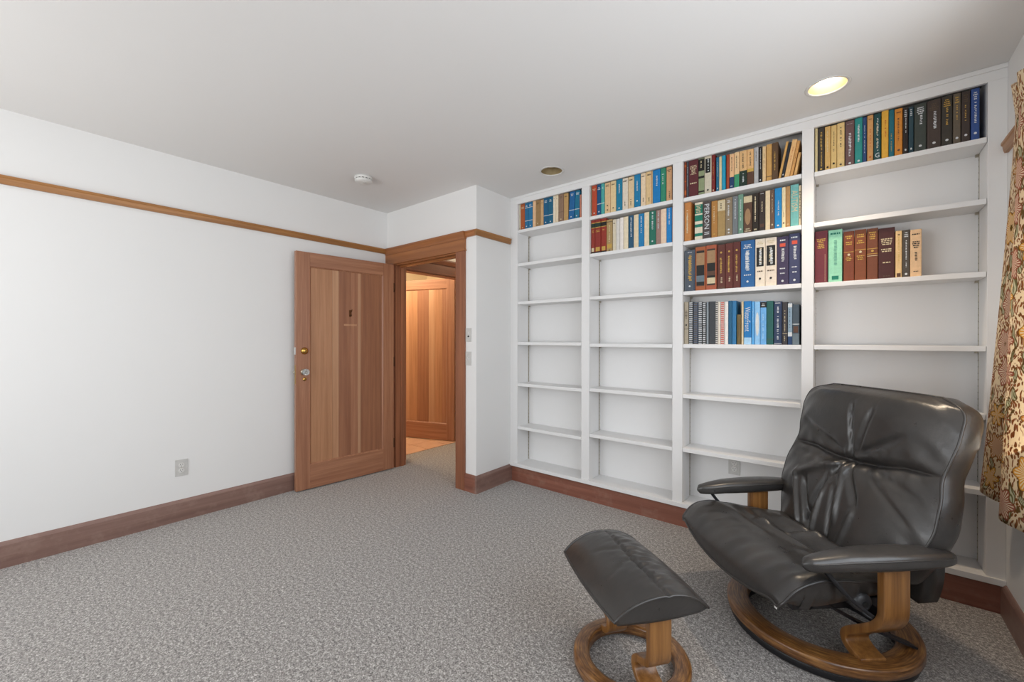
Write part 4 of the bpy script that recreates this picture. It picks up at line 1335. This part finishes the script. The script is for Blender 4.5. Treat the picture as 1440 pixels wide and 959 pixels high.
def stool_top(u, v):
    a, b_ = 2 * u - 1, 2 * v - 1          # a across (front +), b along
    bow = 1 - 0.07 * b_ * b_
    x = OX * a * bow; y = OYL * b_ * (1 - 0.05 * a * a)
    z = 0.352 + 0.085 * (1 - abs(a) ** 2.2) ** 0.85 * (0.82 + 0.18 * (1 - b_ ** 4))
    sx = -0.12 + 0.16 * math.sin((b_ + 1) * 1.3) * 0.6
    d = -0.010 * gau(a, sx, 0.04) * (1 - 0.5 * b_ * b_)
    d += (0.0026 * math.sin(26 * b_ + 6 * a + 2.5 * math.sin(5 * b_)) + 0.0014 * math.sin(51 * b_ - 9 * a)) * (1 if a < sx else 0.45) * gau(a, sx - 0.25, 0.55) * (1 - b_ ** 6)
    d += fold(a, b_, sx, 0.1, 0.6, 0.3, 0.05, -0.003) + fold(a, b_, 0, -0.2, 0.5, -0.35, 0.05, -0.003)
    z += d
    return Vector((x + 0.012, y, z))


bm = bmesh.new(); grid_surf(bm, stool_top, 64, 80); obj('cushion', bm, M_leather, OT, True)
outl = [stool_top(i / 24, 0) for i in range(25)] + [stool_top(1, j / 24) for j in range(1, 24)] + [stool_top(1 - i / 24, 1) for i in range(25)] + [stool_top(0, 1 - j / 24) for j in range(1, 24)]
bm = bmesh.new(); tube(bm, outl, 0.0048, 8, True); obj('piping', bm, M_leather, OT, True)
bm = bmesh.new()
def stool_gus(u, t):
    k = u * len(outl); i = int(k) % len(outl); p = outl[i].lerp(outl[(i + 1) % len(outl)], k - int(k))
    zb = 0.325 if t > 0 else p.z
    return Vector((p.x * (1 - 0.10 * t) , p.y * (1 - 0.07 * t), p.z + (0.328 - p.z) * t))
Gg = grid_surf(bm, stool_gus, 96, 6, True)
bm.faces.new([r_[-1] for r_ in Gg])
obj('gusset', bm, M_leather, OT, True)
ring('ring_base', 0.160, 0.222, 0.006, 0.052, M_ring, OT, 80, 0.010)
for s in (-1, 1):
    prof = smooth_path([(0.205, 0.330), (0.205, 0.26), (0.205, 0.20), (0.196, 0.168), (0.165, 0.148), (0.125, 0.132), (0.105, 0.112), (0.105, 0.085), (0.128, 0.062), (0.165, 0.048)], 6)
    bm = bmesh.new()
    sweep_strip(bm, prof, 0.026, -0.035, 0.05, lambda a, b_, w, s=s: (w, s * a, b_))
    obj('upright', bm, M_leg, OT, True, bevel=0.004)
boxo('seat_frame', -0.03, 0.04, -0.215, 0.215, 0.312, 0.330, M_black, OT, 0.002)

# ================================================================== curtain
def curtain_mat():
    m, nt, b = new_mat('floral_cotton', 0.85, 0.15)
    uv = nt.nodes.new('ShaderNodeUVMap'); uv.uv_map = 'UVMap'
    base = lin('f8e8ca')
    L = nt.links
    # small leaf flecks on cream
    mp = nt.nodes.new('ShaderNodeMapping'); mp.inputs['Scale'].default_value = (1, 0.55, 1); mp.inputs['Rotation'].default_value = (0, 0, 0.7); L.new(uv.outputs[0], mp.inputs[0])
    wob = nt.nodes.new('ShaderNodeTexNoise'); wob.inputs['Scale'].default_value = 9; L.new(uv.outputs[0], wob.inputs['Vector'])
    ad = nt.nodes.new('ShaderNodeVectorMath'); ad.operation = 'MULTIPLY_ADD'; L.new(wob.outputs['Color'], ad.inputs[0]); ad.inputs[1].default_value = (0.09, 0.09, 0); L.new(mp.outputs[0], ad.inputs[2])
    v1 = nt.nodes.new('ShaderNodeTexVoronoi'); v1.inputs['Scale'].default_value = 100; L.new(ad.outputs[0], v1.inputs['Vector'])
    fl = ramp(nt, v1.outputs['Distance'], [(0.0, (1, 1, 1)), (0.42, (1, 1, 1)), (0.5, (0, 0, 0))])
    flc = mixc(nt, v1.outputs['Color'], lin('8f6234'), lin('ad6f48'))
    c = mixc(nt, fl, base, flc)
    # long sage leaves
    mp2 = nt.nodes.new('ShaderNodeMapping'); mp2.inputs['Scale'].default_value = (1, 0.3, 1); mp2.inputs['Rotation'].default_value = (0, 0, -0.6); L.new(uv.outputs[0], mp2.inputs[0])
    ad2 = nt.nodes.new('ShaderNodeVectorMath'); ad2.operation = 'MULTIPLY_ADD'; L.new(wob.outputs['Color'], ad2.inputs[0]); ad2.inputs[1].default_value = (0.12, 0.12, 0); L.new(mp2.outputs[0], ad2.inputs[2])
    v2 = nt.nodes.new('ShaderNodeTexVoronoi'); v2.inputs['Scale'].default_value = 21; L.new(ad2.outputs[0], v2.inputs['Vector'])
    lf = ramp(nt, v2.outputs['Distance'], [(0.0, (1, 1, 1)), (0.33, (1, 1, 1)), (0.37, (0, 0, 0))])
    wv = nt.nodes.new('ShaderNodeTexWave'); wv.inputs['Scale'].default_value = 30; wv.inputs['Distortion'].default_value = 3; L.new(ad2.outputs[0], wv.inputs['Vector'])
    lcol = ramp(nt, wv.outputs['Fac'], [(0.2, lin('858058')), (0.4, lin('bcb993')), (0.8, lin('e0dcbf'))])
    edge_ = ramp(nt, v2.outputs['Distance'], [(0.29, (0, 0, 0)), (0.32, (1, 1, 1)), (0.37, (1, 1, 1)), (0.39, (0, 0, 0))])
    c = mixc(nt, lf, c, lcol); c = mixc(nt, edge_, c, lin('84693f'))
    # flowers
    v3 = nt.nodes.new('ShaderNodeTexVoronoi'); v3.inputs['Scale'].default_value = 6.4; v3.inputs['Randomness'].default_value = 0.4; L.new(uv.outputs[0], v3.inputs['Vector'])
    sb = nt.nodes.new('ShaderNodeVectorMath'); sb.operation = 'SUBTRACT'; L.new(uv.outputs[0], sb.inputs[0]); L.new(v3.outputs['Position'], sb.inputs[1])
    sx = nt.nodes.new('ShaderNodeSeparateXYZ'); L.new(sb.outputs[0], sx.inputs[0])
    an = math_n(nt, 'ARCTAN2', sx.outputs[1], sx.outputs[0])
    ln = nt.nodes.new('ShaderNodeVectorMath'); ln.operation = 'LENGTH'; L.new(sb.outputs[0], ln.inputs[0])
    pet = math_n(nt, 'MULTIPLY', math_n(nt, 'COSINE', math_n(nt, 'MULTIPLY', an, 6)), 0.16)
    rel = math_n(nt, 'DIVIDE', ln.outputs['Value'], math_n(nt, 'MULTIPLY', math_n(nt, 'ADD', pet, 1.0), 0.064))
    ins = ramp(nt, rel, [(0.93, (1, 1, 1)), (0.99, (0, 0, 0))])
    st = math_n(nt, 'SINE', math_n(nt, 'MULTIPLY', an, 30))
    cs = nt.nodes.new('ShaderNodeSeparateColor'); L.new(v3.outputs['Color'], cs.inputs[0])
    kind = ramp(nt, cs.outputs[0], [(0.49, (0, 0, 0)), (0.51, (1, 1, 1))])
    pa = mixc(nt, kind, lin('e8b658'), lin('b5705a')); pb = mixc(nt, kind, lin('f6e8ca'), lin('f6e6cd'))
    stripe = ramp(nt, math_n(nt, 'ADD', math_n(nt, 'MULTIPLY', st, 0.5), 0.5), [(0.42, (0, 0, 0)), (0.55, (1, 1, 1))])
    inner = mixc(nt, stripe, pa, pb)
    fc = mixc(nt, ramp(nt, rel, [(0.82, (0, 0, 0)), (0.86, (1, 1, 1))]), inner, pa)
    fc = mixc(nt, ramp(nt, rel, [(0.16, (1, 1, 1)), (0.22, (0, 0, 0))]), fc, lin('7a5a2a'))
    fc = mixc(nt, ramp(nt, rel, [(0.9, (0, 0, 0)), (0.93, (1, 1, 1))]), fc, lin('8a6234'))
    c = mixc(nt, ins, c, fc)
    L.new(c, b.inputs['Base Color'])
    bump(nt, b, noise(nt, obj_coord(nt), 500, 2), 0.15, 0.0005)
    tr = nt.nodes.new('ShaderNodeBsdfTranslucent'); L.new(c, tr.inputs[0])
    mx = nt.nodes.new('ShaderNodeMixShader'); mx.inputs[0].default_value = 0.5
    out = nt.nodes['Material Output']; L.new(b.outputs[0], mx.inputs[1]); L.new(tr.outputs[0], mx.inputs[2]); L.new(mx.outputs[0], out.inputs['Surface'])
    return m


M_cur = curtain_mat()
CU = thing('curtain', 'cream curtain with golden and rust flowers beside the bookcase', 'curtain', (0.49, 2.5, 0.55))
# plan of the folds at hem and at top: (x, y) pairs at matching stations
HEM = [(0.455, 2.865), (0.448, 2.80), (0.470, 2.70), (0.512, 2.62), (0.505, 2.55), (0.447, 2.475), (0.437, 2.40), (0.470, 2.32), (0.505, 2.24), (0.490, 2.15), (0.450, 2.07), (0.455, 1.98)]
TOP = [(x, y - 0.03) for x, y in [(0.497, 2.500), (0.478, 2.487), (0.492, 2.472), (0.515, 2.458), (0.508, 2.444), (0.480, 2.430), (0.474, 2.412), (0.494, 2.394), (0.513, 2.374), (0.500, 2.352), (0.478, 2.330), (0.484, 2.305)]]
Z0, Z1 = 0.592, 2.135


def curtain_panel(zlo, zhi, fn, nz, name, uvo):
    bm = bmesh.new(); uvl = bm.loops.layers.uv.new('UVMap')
    hp = smooth_path(HEM, 8); tp = smooth_path(TOP, 8); n = len(hp)
    us = [0.0]
    for i in range(1, n): us.append(us[-1] + (hp[i] - hp[i - 1]).length)
    rows_ = []
    for j in range(nz + 1):
        z = zlo + (zhi - zlo) * j / nz
        rows_.append([bm.verts.new((*fn(hp[i], tp[i], z, i / (n - 1)), z)) for i in range(n)])
    for j in range(nz):
        for i in range(n - 1):
            f = bm.faces.new((rows_[j][i], rows_[j][i + 1], rows_[j + 1][i + 1], rows_[j + 1][i]))
            for lp, (ii, jj) in zip(f.loops, ((i, j), (i + 1, j), (i + 1, j + 1), (i, j + 1))):
                lp[uvl].uv = (us[ii] + 0.03, zlo + (zhi - zlo) * jj / nz + uvo)
    for v in bm.verts: v.co -= Vector((0.49, 2.5, 0.55))
    o = obj(name, bm, M_cur, CU, True, recalc=False)
    md = o.modifiers.new('thick', 'SOLIDIFY'); md.thickness = 0.0016
    return o


def body_fn(h_, t_, z, u):
    k = (z - Z0) / (Z1 - Z0)
    f = (1 - k) ** 1.12
    p = t_.lerp(h_, f)
    return (p.x, p.y)


def head_fn(h_, t_, z, u):
    k = (z - Z1) / (2.275 - Z1)
    w = 0.10 * math.sin(min(1, k) * PI / 2)
    yc = 2.37
    return (t_.x - 0.004 * k, yc + (t_.y - yc) * (1 + 0.45 * k))


curtain_panel(Z0, Z1, body_fn, 60, 'drape', 0)
curtain_panel(Z1, 2.275, head_fn, 8, 'heading', 0)
